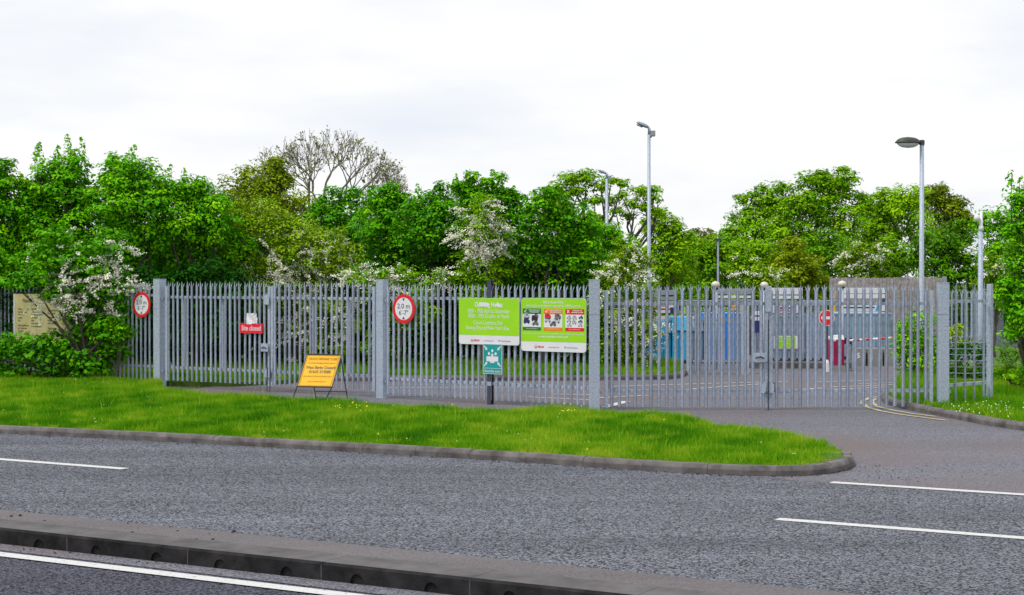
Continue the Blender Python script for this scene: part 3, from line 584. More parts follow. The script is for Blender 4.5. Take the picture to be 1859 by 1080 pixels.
tree('tree', 'olive brown domed tree in the distance behind the dark headed lamp', 'tree', 106, 1715, [(1680, 362, 26), (1708, 368, 28), (1735, 388, 26), (1752, 405, 18), (1705, 400, 40), (1745, 425, 26)], 'lf_olive', s=.17, dens=.9, seed=25, tint0=.35)
LG = 'trees beyond the recycling yard'
for i, (dd, bs, lb, lobes, mk, t0, sz) in enumerate([
    (78, 1290, 'green tree behind the small far lamp above the gate', [(1270, 462, 30), (1300, 465, 32), (1325, 455, 28), (1285, 500, 40), (1330, 500, 36)], 'lf_mid', .6, .13),
    (74, 1372, 'green bush beyond the centre post of the right gate', [(1350, 465, 30), (1385, 460, 32), (1360, 495, 36), (1400, 500, 34), (1370, 540, 40)], 'lf_mid', .75, .13),
    (70, 1445, 'yellow olive bush among green trees right of the gate centre', [(1440, 462, 26), (1455, 480, 30), (1425, 492, 28), (1468, 505, 28), (1445, 530, 36)], 'lf_olive', .62, .12),
    (76, 1510, 'dark green bush left of the top of the wooden hoarding', [(1495, 455, 34), (1530, 460, 30), (1500, 500, 38), (1480, 530, 30)], 'lf_mid', .35, .13),
    (68, 1620, 'mid green bush above the middle of the wooden hoarding', [(1605, 460, 30), (1640, 470, 30), (1625, 495, 32), (1600, 500, 28)], 'lf_mid', .65, .12),
    (62, 1705, 'dark green bush behind the dark headed lamp pole above the hoarding', [(1700, 440, 30), (1730, 435, 34), (1690, 470, 32), (1745, 470, 38), (1710, 500, 36), (1770, 500, 34), (1740, 540, 40)], 'lf_mid', .32, .11),
    (66, 1815, 'light green tree right of the camera pole', [(1795, 410, 26), (1825, 402, 24), (1850, 412, 24), (1805, 445, 36), (1845, 455, 36), (1800, 490, 34)], 'lf_bright', .62, .11),
    (86, 1235, 'green bush above the skips left of the small far lamp', [(1215, 500, 30), (1250, 495, 34), (1230, 530, 34), (1270, 535, 34)], 'lf_mid', .5, .13)]):
    tree('tree', lb, 'tree', dd, bs, lobes + [(bs, 560, 40), (bs - 30, 590, 30), (bs + 30, 590, 30)], mk, s=sz, dens=.85, seed=40 + i, tint0=t0, group=LG)
tree('hawthorn_bush', 'white blossoming hawthorn above the left end of the wooden hoarding', 'hawthorn bush', 66, 1560, [(1545, 478, 28), (1575, 468, 26), (1560, 498, 30), (1590, 490, 22)], 'lf_yellow', s=.09, dens=.7, seed=50, tint0=.45, blossom_lobes=[(1545, 478, 30, 70), (1580, 468, 24, 60), (1560, 495, 28, 30)], fs=.028)
tree('hawthorn_bush', 'pale blossoming bush behind the pales left of the gate centre post', 'hawthorn bush', 67, 1400, [(1390, 505, 24), (1415, 512, 20), (1380, 520, 20)], 'lf_yellow', s=.09, dens=.7, seed=51, tint0=.55, blossom_lobes=[(1390, 500, 26, 40), (1350, 480, 20, 16)], fs=.024)
tree('hawthorn_bush', 'cream flecked bush just right of the camera pole', 'hawthorn bush', 52, 1805, [(1800, 480, 24), (1815, 500, 26), (1798, 520, 24), (1820, 540, 26)], 'lf_yellow', s=.09, dens=.7, seed=52, tint0=.35, blossom_lobes=[(1800, 478, 20, 26), (1812, 500, 22, 16)], fs=.024)
tree('tree', 'tall leafy tree at the right edge in front of the camera pole', 'tree', 34.8, 1885, [(1868, 400, 34), (1850, 370, 14), (1845, 430, 22), (1880, 470, 52), (1842, 485, 26), (1862, 545, 46), (1842, 565, 26), (1858, 610, 36), (1885, 660, 50), (1838, 530, 22), (1900, 560, 60)], 'lf_bright', s=.075, dens=.7, seed=53, tint0=.5, shoots=[(1836, 308, 70), (1850, 320, 60), (1858, 335, 50), (1846, 345, 50)])
tree('shrub', 'yellow green shrub behind the right leaf of the right gate', 'shrub', 41.5, 1655, [(1648, 592, 16), (1665, 575, 12), (1690, 580, 14), (1650, 625, 22), (1682, 620, 22), (1668, 650, 26), (1695, 655, 18), (1645, 660, 20), (1632, 635, 16), (1665, 600, 24), (1690, 635, 24), (1640, 610, 16)], 'lf_bright', s=.07, dens=.8, seed=54, tint0=.7)
tree('shrub', 'rough dark green shrub low beside the end post at right', 'shrub', 36, 1840, [(1830, 660, 20), (1850, 690, 22), (1822, 640, 14), (1870, 700, 24), (1815, 680, 12)], 'lf_mid', s=.05, dens=.5, seed=55, tint0=.5)
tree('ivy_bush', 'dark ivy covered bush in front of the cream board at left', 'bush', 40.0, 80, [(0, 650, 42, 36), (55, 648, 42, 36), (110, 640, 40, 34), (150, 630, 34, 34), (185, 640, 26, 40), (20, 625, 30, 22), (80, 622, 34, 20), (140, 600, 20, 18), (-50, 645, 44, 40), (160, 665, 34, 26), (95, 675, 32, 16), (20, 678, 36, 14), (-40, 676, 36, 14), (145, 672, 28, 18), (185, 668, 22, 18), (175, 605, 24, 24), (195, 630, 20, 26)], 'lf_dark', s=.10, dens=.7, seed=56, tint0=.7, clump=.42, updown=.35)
tree('climbing_bush', 'leafy branch growing through the pales below the left round sign', 'bush', 39.6, 215, [(222, 590, 12), (228, 605, 14), (212, 612, 12), (205, 585, 10), (195, 640, 16)], 'lf_bright', s=.07, dens=.6, seed=57, tint0=.6)

# undergrowth filling the hedge line; shade under the trees put into its near-black tint
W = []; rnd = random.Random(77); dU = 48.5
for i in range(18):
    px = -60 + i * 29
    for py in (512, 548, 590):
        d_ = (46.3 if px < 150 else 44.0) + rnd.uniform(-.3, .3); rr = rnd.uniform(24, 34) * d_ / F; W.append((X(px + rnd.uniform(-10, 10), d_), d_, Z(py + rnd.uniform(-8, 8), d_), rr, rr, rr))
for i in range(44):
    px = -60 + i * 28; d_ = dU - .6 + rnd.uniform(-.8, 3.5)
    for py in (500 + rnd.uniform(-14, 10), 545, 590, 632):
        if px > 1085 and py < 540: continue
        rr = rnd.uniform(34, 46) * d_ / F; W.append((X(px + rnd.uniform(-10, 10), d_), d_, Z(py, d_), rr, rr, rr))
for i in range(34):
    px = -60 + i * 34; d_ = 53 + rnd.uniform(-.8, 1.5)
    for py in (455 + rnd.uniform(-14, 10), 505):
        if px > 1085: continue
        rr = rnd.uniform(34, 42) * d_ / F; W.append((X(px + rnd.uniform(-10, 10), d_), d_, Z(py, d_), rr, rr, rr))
o = leaf_cloud('undergrowth', W, .12, .7, M['lf_dark'], 300, None, (0, 0, 0), tint0=.02); tag(o, 'tangled undergrowth with shade tinted into its leaves filling the hedge line behind the fence', kind='stuff')

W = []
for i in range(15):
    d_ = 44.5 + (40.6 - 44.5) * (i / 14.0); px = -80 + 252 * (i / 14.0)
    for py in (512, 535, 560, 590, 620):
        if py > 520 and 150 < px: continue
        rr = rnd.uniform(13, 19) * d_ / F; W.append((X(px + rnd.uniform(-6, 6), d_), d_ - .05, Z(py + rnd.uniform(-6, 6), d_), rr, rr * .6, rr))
o = leaf_cloud('ivy', W, .085, .55, M['lf_dark'], 301, None, (0, 0, 0), tint0=.05); tag(o, 'ivy with shade tinted into its leaves smothering the far left fence behind the cream board', kind='stuff')  # near-black tint: shade under the overhanging tree put into the leaf colour

# bare tree
def bare_tree():
    d = 70; bx = X(580, d); root = empty('bare_tree', (bx, d, 0), 0, 'pale tree with almost bare spreading branches against the sky', 'tree')
    rnd = random.Random(12); mt_ = MB(); mb = MB(); tips = []
    k = d / F
    def grow(p, dirv, r, depth, mbx):
        L_ = (0.76 if depth > 4 else 0.52) * rnd.uniform(.75, 1.25) * (.72 + depth * .09)
        mid = p + dirv * L_ * .5 + Vector((rnd.gauss(0, .05), rnd.gauss(0, .05), rnd.gauss(0, .04))) * L_
        e = p + dirv * L_ + Vector((0, 0, .02))
        mbx.tube([p, mid, e], [r, r * .88, r * .74], 5 if depth > 3 else 3, cap=False)
        if depth <= 2: tips.append(e); tips.append(mid)
        if depth == 0: return
        n = 3 if rnd.random() < .34 else 2
        for i in range(n):
            ax = Vector((rnd.gauss(0, 1), rnd.gauss(0, .7), rnd.gauss(0, .5))).normalized()
            nd = (dirv + ax * rnd.uniform(.4, .72) + Vector((0, 0, .10))).normalized()
            grow(e, nd, max(.010, r * rnd.uniform(.58, .76)), depth - 1, mb)
    base = Vector((0, 0, 0)); fork = Vector((0.1, 0, Z(420, d)))
    mt_.tube([base, base.lerp(fork, .5) + Vector((.1, 0, 0)), fork], [.26, .2, .16], 8)
    for dx, dz, rr in ((-1.35, .8, .08), (-.75, 1.15, .085), (-.1, 1.25, .085), (.6, .95, .09), (1.25, .72, .085), (1.7, .5, .08)):
        grow(fork, Vector((dx, rnd.uniform(-.4, .4), dz)).normalized(), rr, 6, mt_ if False else mb)
    mt_.build('trunk', M['bark_pale'], root); mb.build('branches', M['bark_pale'], root)
    r = np.random.RandomState(4); T = np.array([tuple(t) for t in tips]); T = T[r.rand(len(T)) < .4]; n = len(T); pos = T + r.normal(0, .09, (n, 3))
    V = pos[:, None, :] + r.normal(0, .045, (n, 4, 3)); npmesh('crown', V.reshape(-1, 3), np.arange(n * 4), 4, M['lf_bud'], r.uniform(0, 1, n), root)
bare_tree()

# ------------------------------------------------------------------ palisade fence and gates
def pale_mesh(Hh, name='pale'):
    mb = MB(); xs = [-.034, -.022, -.010, .010, .022, .034]; ys = [-.006, .004, -.016, -.016, .004, -.006]
    def band(z0, z1, f0, f1, idx):
        # front sheet + back sheet
        fr = [(f0(xs[i])[0], ys[i] + f0(xs[i])[1], z0) for i in idx]; to = [(f1(xs[i])[0], ys[i] + f1(xs[i])[1], z1) for i in idx]
        n = len(idx); t = .003
        vs = fr + to + [(x, y + t, z) for x, y, z in fr] + [(x, y + t, z) for x, y, z in to]
        fs = [(i, i + 1, n + i + 1, n + i) for i in range(n - 1)] + [(2 * n + i + 1, 2 * n + i, 3 * n + i, 3 * n + i + 1) for i in range(n - 1)] + [(0, n, 3 * n, 2 * n), (n - 1, 3 * n - 1, 4 * n - 1, 2 * n - 1)[::1]]
        mb.add(vs, fs)
    I = lambda x: (x, 0)
    band(0, Hh - .13, I, I, range(6))
    # centre point
    mb.add([(-.012, -.016, Hh - .13), (.012, -.016, Hh - .13), (.014, -.016, Hh - .055), (0, -.022, Hh), (-.014, -.016, Hh - .055)] + [(-.012, -.012, Hh - .13), (.012, -.012, Hh - .13), (.014, -.012, Hh - .055), (0, -.018, Hh), (-.014, -.012, Hh - .055)], [(0, 1, 2, 3, 4), (9, 8, 7, 6, 5), (0, 4, 9, 5), (1, 6, 7, 2), (2, 7, 8, 3), (4, 3, 8, 9)])
    for s in (-1, 1):
        a = [(s * .012, 0, Hh - .13), (s * .034, -.004, Hh - .13), (s * .046, .012, Hh - .08), (s * .044, .02, Hh - .045), (s * .026, .012, Hh - .085)]
        mb.add(a + [(x, y + .004, z) for x, y, z in a], [(0, 1, 2, 3, 4), (9, 8, 7, 6, 5), (0, 5, 6, 1), (1, 6, 7, 2), (2, 7, 8, 3), (3, 8, 9, 4), (4, 9, 5, 0)])
    me_o = mb.build(name, M['galv']); me = me_o.data; bpy.data.objects.remove(me_o); return me
PALE = pale_mesh(2.36); PALE_S = pale_mesh(1.78)
for z in (): pass
prnd = random.Random(9)
bolt_mb = MB()
def add_pales(root, W, n, z0, mesh, sp=None, skip=(), x0=None):
    sp = sp or W / n
    xs = [(x0 if x0 is not None else sp / 2) + i * sp for i in range(n)]
    for i, x in enumerate(xs):
        if i in skip: continue
        o = bpy.data.objects.new('pale', mesh); COL.objects.link(o); o.parent = root
        o.location = (x + prnd.uniform(-.006, .006), -.034, z0 + prnd.uniform(-.006, .006)); o.rotation_euler = (prnd.gauss(0, .0035), prnd.gauss(0, .0022), prnd.gauss(0, .05))
def angle_rail(mb, x0, x1, z, flip=1):
    mb.box(x0, x1, -.0148, -.009, z - .03, z + .03); mb.box(x0, x1, -.009, .045, z + .024, z + .030) if flip > 0 else mb.box(x0, x1, -.009, .045, z - .030, z - .024)
def wline(a, b): a = Vector(a); b = Vector(b); return a, (b - a).length, math.atan2((b - a).y, (b - a).x)
FP = {k: (X(k, d), d) for k, d in ((-80, 44.5), (172, 40.6), (290, 39.3), (492, 37.2), (694, 35.3), (890, 33.5), (1079, 31.95), (1395, 32.25), (1712, 32.1), (1797, 33.3))}
def fence_section(a, b, n, label, z0=.08, rails=(.42, 2.10), mesh=None, post=None, group='palisade fence runs', ends=(.12, .12), side='galv'):
    p, W, an = wline(a, b); root = empty('palisade_fence', (p.x, p.y, 0), an, label, 'fence', group)
    for z in rails:
        mb = MB(); angle_rail(mb, ends[0], W - ends[1], z); mb.build('rail', M['galv'], root)
    add_pales(root, W, n, z0, mesh or PALE, sp=(W - ends[0] - ends[1]) / n, x0=ends[0] + (W - ends[0] - ends[1]) / n / 2)
    return root, W, an
GP = 'galvanised square gate posts'
def gate_post(pt, w_, h, an, label, sunk=-.1):
    root = empty('gate_post', (pt[0], pt[1], 0), an, label, 'post', GP)
    MB().box(-w_ / 2, w_ / 2, -w_ / 2, w_ / 2, sunk, h, bev=.008).build('shaft', M['galv_post'], root)
    MB().box(-w_ / 2 - .004, w_ / 2 + .004, -w_ / 2 - .004, w_ / 2 + .004, h + .0005, h + .012, bev=.004).build('cap', M['galv_post'], root)
    mb = MB(); mb.box(-w_ / 2 - .006, w_ / 2 + .006, -w_ / 2 - .006, w_ / 2 + .006, 1.86, 1.866); mb.build('band', M['galv'], root)
    for z in (2.08, .35): MB().box(w_ / 2 + .0005, w_ / 2 + .05, -.05, .03, z - .03, z + .03).build('hinge_bracket', M['galv'], root)
    return root
anL = wline(FP[290], FP[694])[2]; anM = wline(FP[694], FP[1079])[2]; anR = wline(FP[1079], FP[1712])[2]
gate_post(FP[290], .22, Z(507, 39.3), anL, 'square galvanised post at the left end of the left gate')
gate_post(FP[694], .19, Z(508, 35.3), anL, 'square galvanised post between the left gate and the middle fence run')
gate_post(FP[1079], .20, Z(508, 31.95), anR, 'square galvanised post between the vehicle policy board and right gate')
gate_post(FP[1712], .20, Z(513.5, 32.1), anR, 'square galvanised post at the right end of the right gate')

def gate_leaf(a, b, n, label, hinge, z0=.16, top=2.5, lockx=None, stiff=(), pale=None, group=None):
    p, W, an = wline(a, b); root = empty('gate_leaf', (p.x, p.y, 0), an, label, 'gate', group)
    m = .10 if hinge == 'l' else .015; e = .015 if hinge == 'l' else .10
    if True:
        x0, x1 = m + .03, W - e - .03
    zt, zb = top - .38, z0 + .30
    for nm, mbx in (('top_rail', MB().box(x0, x1, -.015, .045, zt - .03, zt + .03)), ('bottom_rail', MB().box(x0, x1, -.015, .045, zb - .03, zb + .03))): mbx.build(nm, M['galv'], root)
    for xx in (x0, x1): MB().box(xx - .035, xx + .035, -.02, .05, z0 - .02, top - .12).build('stile', M['galv_post'], root)
    for xx in stiff: MB().box(xx - .045, xx + .045, .048, .11, zb, zt).build('stiffener', M['galv_post'], root)
    # corner gussets
    for xx, sg in ((x0 + .036, 1), (x1 - .036, -1)):
        mb = MB(); mb.prism([(xx, zb + .031), (xx + sg * .16, zb + .031), (xx, zb + .2)], -.005, .002); mb.build('gusset', M['galv'], root)
    sp = (x1 - x0 - .06) / n
    add_pales(root, W, n, z0, pale, sp=sp, x0=x0 + .03 + sp / 2)
    return root, W, x0, x1
PALE_L = pale_mesh(2.34); PALE_R = pale_mesh(2.37)
LGt = 'leaves of the left double gate'; RGt = 'leaves of the right double gate'
a = Vector(FP[290]); b = Vector(FP[694]); uL = (b - a).normalized(); mid = a.lerp(b, (Vector(FP[492]) - a).dot(uL) / (b - a).length)
W1 = (mid - a).length
lg1 = gate_leaf(a + uL * .11, mid, 21, 'left leaf of the left gate carrying the red closed sign', 'l', stiff=(.62, 1.95), pale=PALE_L, top=2.5, group=LGt)
lg2 = gate_leaf(mid, b - uL * .1, 19, 'right leaf of the left gate behind the yellow sign', 'r', stiff=(1.25, 2.25), pale=PALE_L, top=2.5, group=LGt)
a = Vector(FP[1079]); b = Vector(FP[1712]); uR = (b - a).normalized(); mid2 = a + uR * ((X(1393, 32.2)) - a.x)
rg1 = gate_leaf(a + uR * .1, mid2, 20, 'left leaf of the right gate in front of the blue containers', 'l', z0=.07, top=2.44, pale=PALE_R, group=RGt)
rg2 = gate_leaf(mid2, b - uR * .1, 20, 'right leaf of the right gate in front of the striped barrier', 'r', z0=.07, top=2.44, pale=PALE_R, group=RGt)
def lockbox(root, x, z, w_=.22):
    mb = MB(); mb.box(x - w_, x, -.075, -.055, z - .09, z + .09, bev=.004); mb.build('lock_plate', M['galv_post'], root)
    mb = MB(); mb.tube([(x - w_ * .85, -.082, z - .01), (x - w_ * .5, -.09, z + .015), (x - w_ * .2, -.082, z - .015)], .012, 6); mb.build('latch', M['galv_dark'], root)
lockbox(lg1[0], lg1[3] + .02, 1.0); lockbox(rg1[0], rg1[3], 1.02, .26)
for rt, x, zz in ((lg1[0], lg1[3] + .03, .42), (lg1[0], lg1[3] + .0, 2.06), (rg1[0], rg1[3] + .0, .42), (rg2[0], rg2[2] - .0, .42)):
    mb = MB(); mb.prism([(x - .12, zz - .09), (x + .05, zz - .09), (x + .05, zz + .08), (x - .02, zz + .15), (x - .09, zz + .1)], -.066, -.060); mb.build('cover_plate', M['galv_post'], rt)
for rt, xx in ((lg1[0], lg1[3]), (lg2[0], lg2[2])): MB().tube([(xx, -.08, .9), (xx, -.08, -.0)], .010, 6).build('drop_bolt', M['galv_dark'], rt)
MB().tube([(rg1[3] + .03, -.075, 1.75), (rg1[3] + .03, -.075, -.0)], .014, 6).build('drop_bolt', M['galv_dark'], rg1[0])
MB().box(rg1[3] - .03, rg1[3] + .09, -.078, -.058, 1.9, 2.4, bev=.005).build('cover_plate', M['galv_post'], rg1[0])
# fence runs
fence_section(FP[172], Vector(FP[290]) - uL * .11, 13, 'short fence run left of the left gate behind the round sign', z0=.14, rails=(.46, 2.16))
fence_section(FP[-80], FP[172], 33, 'shaded fence run at far left behind the cream board', z0=.14, rails=(.46, 2.16))
um = (Vector(FP[1079]) - Vector(FP[694])).normalized()
fm, Wm, am = fence_section(Vector(FP[694]) + um * .10, Vector(FP[1079]) - um * .11, 34, 'middle fence run carrying the two lime green boards', z0=.09, rails=(.42, 2.14), ends=(.02, .02))
fr_, Wr, ar = fence_section(Vector(FP[1712]) + Vector((.1, .1)), FP[1797], 4, 'short fence run right of the right gate ending at a slim post', z0=.10, rails=(.46, 2.10), ends=(.1, .12))
MB().box(Wr - .04, Wr + .05, -.05, .05, -.05, 2.44, bev=.005).build('post', M['galv_post'], fr_)
# dark slim post of the middle run
px_ = (Vector((X(892, 33.5), 33.5)) - (Vector(FP[694]) + um * .10)).dot(um)
mb = MB(); mb.box(px_ - .048, px_ + .048, -.075, -.070, 0, 2.52); mb.box(px_ - .003, px_ + .003, -.0699, .02, 0, 2.52); mb.box(px_ - .048, px_ + .048, .0201, .025, 0, 2.52); mb.build('post', M['galv_dark'], fm)
MB().box(px_ - .06, px_ + .06, -.082, -.076, .38, .46).build('fish_plate', M['galv'], fm)
# return run going back into the yard at right
fence_section((X(1715, 45), 45), (X(1812, 45), 45), 9, 'lower fence run beyond the right verge seen through the outer pales', z0=.1, rails=(.4, 1.95), mesh=pale_mesh(2.18))

# ------------------------------------------------------------------ lettering
def text(s_, size, m, parent, x, z, y=-.012, align='CENTER', fitw=None, bold=0.0, name='lettering', ital=0.0, ext=.0008):
    cu = bpy.data.curves.new('t', 'FONT'); cu.body = s_; cu.size = size; cu.align_x = align; cu.align_y = 'CENTER'; cu.extrude = ext; cu.offset = bold; cu.shear = ital; cu.resolution_u = 3
    to = bpy.data.objects.new('t', cu); COL.objects.link(to); dg = bpy.context.evaluated_depsgraph_get(); dg.update()
    me = bpy.data.meshes.new_from_object(to.evaluated_get(dg)); bpy.data.objects.remove(to); bpy.data.curves.remove(cu)
    co = np.zeros(len(me.vertices) * 3, np.float32); me.vertices.foreach_get('co', co); co = co.reshape(-1, 3)
    wd = co[:, 0].max() - co[:, 0].min(); k = fitw / wd if fitw else 1
    if align == 'CENTER': co[:, 0] -= (co[:, 0].max() + co[:, 0].min()) / 2
    co2 = np.c_[co[:, 0] * k, -co[:, 2], co[:, 1]]; me.vertices.foreach_set('co', co2.astype(np.float32).ravel()); me.name = name
    me.materials.clear(); me.materials.append(m)
    o = bpy.data.objects.new(name, me); COL.objects.link(o); o.parent = parent; o.location = (x, y, z); return o
def flat(poly, y0, y1, name, m, parent): return MB().prism(poly, y0, y1).build(name, m, parent)
def rect(x0, x1, z0, z1): return [(x0, z0), (x1, z0), (x1, z1), (x0, z1)]
def place_on(a, b, px, offn):
    """point on line a-b seen at photo column px, offset towards the camera"""
    a = Vector(a); b = Vector(b); u = (b - a).normalized(); k = (px - 929.5) / F; a = a + Vector((u.y, -u.x)) * offn
    t = (k * a.y - a.x) / (u.x - k * u.y); return a + u * t, math.atan2(u.y, u.x)
def sign_span(a, b, x0, x1, off=.085):
    p0, an = place_on(a, b, x0, off); p1, _ = place_on(a, b, x1, off); return (p0 + p1) / 2, (p1 - p0).length, an
A_, B_ = FP[694], FP[1079]
# opening hours board
c, Wd, an = sign_span(A_, B_, 833.5, 943); zt, zb = Z(541, c.y), Z(625.5, c.y)
rt = empty('opening_hours_board', (c.x, c.y, (zt + zb) / 2), an, 'lime green board with white opening hours lettering on the middle fence', 'sign', 'lime green boards on the middle fence'); h = zt - zb
flat(rrect(Wd, h, .05), -.006, .006, 'panel', M['white'], rt)
up = h / 2 - h * .80
gp = [p for p in rrect(Wd - .006, h - .006, .05) if p[1] > 0]; gp = sorted(gp, key=lambda p: math.atan2(p[1], p[0])); gp = [(Wd / 2 - .003, up)] + gp + [(-Wd / 2 + .003, up)]
flat(gp, -.0085, -.0065, 'green_field', M['lime'], rt)
Y = -.010
text('Opening Hours', .135, M['white'], rt, .0, h * .355, Y, fitw=Wd * .46, bold=.003)
text('0830 - 1930 April to September', .11, M['white'], rt, 0, h * .215, Y, fitw=Wd * .70, bold=0)
text('0830 - 1750 October to March', .11, M['white'], rt, 0, h * .108, Y, fitw=Wd * .67, bold=0)
text('Closed Christmas Day', .105, M['white'], rt, -.02, -h * .035, Y, fitw=Wd * .49, bold=0)
text("Boxing Day and New Year's Day", .105, M['white'], rt, -.02, -h * .145, Y, fitw=Wd * .71, bold=0)
def wordmark(rt, x, z, s=1.0):
    o = MB(); 
    ring = circ(.028 * s, 20, x, z); inn = circ(.017 * s, 20, x, z + .006 * s)
    o.add([(a_, Y, b_) for a_, b_ in ring] + [(a_, Y, b_) for a_, b_ in inn], [(i, (i + 1) % 20, 20 + (i + 1) % 20, 20 + i) for i in range(20)]); o.build('emblem', M['red'], rt)
    text('VEOLIA', .05 * s, M['crimson'], rt, x + .12 * s, z, Y, fitw=.16 * s, bold=.001)
    text('in partnership with', .028 * s, M['grey_ink'], rt, x + .43 * s, z, Y, fitw=.26 * s)
    text('West Berkshire', .034 * s, M['grey_ink'], rt, x + .87 * s, z, Y, fitw=.27 * s); flat([(x + .68 * s, z + .02), (x + .70 * s, z - .02), (x + .72 * s, z + .02)], Y - .001, Y, 'emblem', M['grey_ink'], rt)
wordmark(rt, -Wd * .28, -h * .415)
# torn remains of a sticker over the title
flat([(-.26, .0), (.0, -.008), (.03, .03), (-.01, .075), (-.24, .085)], Y - .0035, Y - .0025, 'torn_sticker', M['white'], rt).location = (0, 0, h * .32)
flat([(.14, -.005), (.33, -.05), (.31, .0), (.24, .07), (.2, .02)], Y - .0035, Y - .0025, 'torn_sticker', M['white'], rt).location = (0, 0, h * .345)
# vehicle policy board
c, Wd, an = sign_span(A_, B_, 946.5, 1064.5); zt, zb = Z(541.5, c.y), Z(638.5, c.y)
rt = empty('vehicle_policy_board', (c.x, c.y, (zt + zb) / 2), an, 'lime green board with three coloured vehicle picture panels', 'sign', 'lime green boards on the middle fence'); h = zt - zb
flat(rrect(Wd, h, .07), -.006, .006, 'panel', M['white'], rt)
up = h / 2 - h * .815
gp = [p for p in rrect(Wd - .006, h - .006, .07) if p[1] > 0]; gp = sorted(gp, key=lambda p: math.atan2(p[1], p[0])); gp = [(Wd / 2 - .003, up)] + gp + [(-Wd / 2 + .003, up)]
flat(gp, -.0085, -.0065, 'green_field', M['lime'], rt)
text('Vehicle Access Policy', .075, M['white'], rt, 0, h * .425, Y, fitw=Wd * .32, bold=.001)
text('All vehicles must show an appropriate HWRC permit', .075, M['white'], rt, 0, h * .36, Y, fitw=Wd * .84)
def car_pts(w_, kind):
    if kind == 0: q = [(-.5, 0), (-.5, .22), (-.42, .3), (-.25, .33), (-.12, .55), (.2, .56), (.36, .34), (.5, .28), (.5, 0)]
    elif kind == 1: q = [(-.5, 0), (-.5, .4), (-.38, .68), (.2, .7), (.33, .42), (.5, .36), (.5, 0)]
    else: q = [(-.5, .05), (-.5, .3), (-.05, .32), (.0, .55), (.25, .55), (.32, .35), (.5, .28), (.5, 0)]
    return [(a * w_, b * w_) for a, b in q]
def picture(rt, x, z, w_, kind, key):
    o = empty('vehicle_picture', (x, 0, z)); o.parent = rt
    flat(car_pts(w_, kind), Y - .003, Y - .002, 'body', M[key], o)
    mbx = MB()
    for sx in (-.3, .3): mbx.prism(circ(.11 * w_, 12, sx * w_, .0), Y - .0045, Y - .0035)
    mbx.prism([(-.12 * w_, .36 * w_), (.2 * w_, .36 * w_), (.14 * w_, .5 * w_), (-.06 * w_, .5 * w_)], Y - .0045, Y - .0035); mbx.build('wheels_and_glass', M['ink'], o)
pw = Wd * .285
sets = [('dgreen', [(-.28, .24, 1, 'pale_grey'), (.2, .30, 2, 'mid_grey'), (-.28, -.22, 1, 'navy'), (.16, .02, 1, 'ink'), (.2, -.38, 0, 'mid_grey')], 'Vehicles allowed on site\nwith a green permit', 'Green permit required'),
        ('orange', [(-.28, .24, 1, 'crimson'), (.26, .22, 1, 'mid_grey'), (-.28, -.08, 2, 'pale_grey'), (.2, -.14, 1, 'pale_grey'), (.0, -.42, 0, 'mid_grey')], 'Vehicles allowed on site\nwith an amber permit', 'Amber permit required'),
        ('red', [(-.3, .26, 2, 'pale_grey'), (0, .2, 1, 'pale_grey'), (.33, .26, 2, 'dgreen'), (-.3, -.06, 2, 'pale_grey'), (.3, -.1, 2, 'mid_grey'), (-.02, -.22, 1, 'pale_grey'), (-.28, -.44, 2, 'pale_grey'), (.3, -.44, 2, 'pale_grey')], 'Vehicles not\nallowed on site', 'No access without a permit')]
for i, (key, cars, tx, foot) in enumerate(sets):
    cx = (-.33 + .33 * i) * Wd; top_ = h * .305; bot = -h * .105; hp = top_ - bot
    flat(rect(cx - pw / 2, cx + pw / 2, bot, top_), Y - .0015, Y - .0002, 'picture_panel', M['white'], rt)
    flat(rect(cx - pw / 2, cx + pw / 2, top_ - hp * .25, top_), Y - .003, Y - .002, 'heading_band', M[key], rt)
    flat(rect(cx - pw / 2, cx + pw / 2, bot, bot + hp * .15), Y - .003, Y - .002, 'footing_band', M[key], rt)
    text(tx, .036, M['white'], rt, cx + pw * .14, top_ - hp * .11, Y - .0045, fitw=pw * .62, bold=.001)
    text(foot, .03, M['white'], rt, cx, bot + hp * .075, Y - .0045, fitw=pw * .6)
    if i < 2: mk = [(-.035, .0), (-.012, -.03), (.035, .045), (.022, .045), (-.012, -.005), (-.028, .015)]
    else: mk = [(-.035, -.03), (-.022, -.035), (0, -.008), (.022, -.035), (.035, -.03), (.01, .002), (.035, .032), (.022, .04), (0, .012), (-.022, .04), (-.035, .032), (-.01, .002)]
    flat([(cx - pw * .34 + a_, top_ - hp * .12 + b_) for a_, b_ in mk], Y - .0045, Y - .0035, 'tick_mark' if i < 2 else 'cross_mark', M['white'], rt)
    for (dx, dz, kd, kk) in cars: picture(rt, cx + dx * pw, bot + hp * (.44 + dz * .5), pw * (.34 if i < 2 else .24), kd, kk)
text('For more information or to register your vehicle please visit', .042, M['white'], rt, 0, -h * .165, Y, fitw=Wd * .94)
text('or ask a member of site staff', .042, M['white'], rt, 0, -h * .222, Y, fitw=Wd * .46, bold=.0015)
wordmark(rt, -Wd * .27, -h * .415, 1.02)
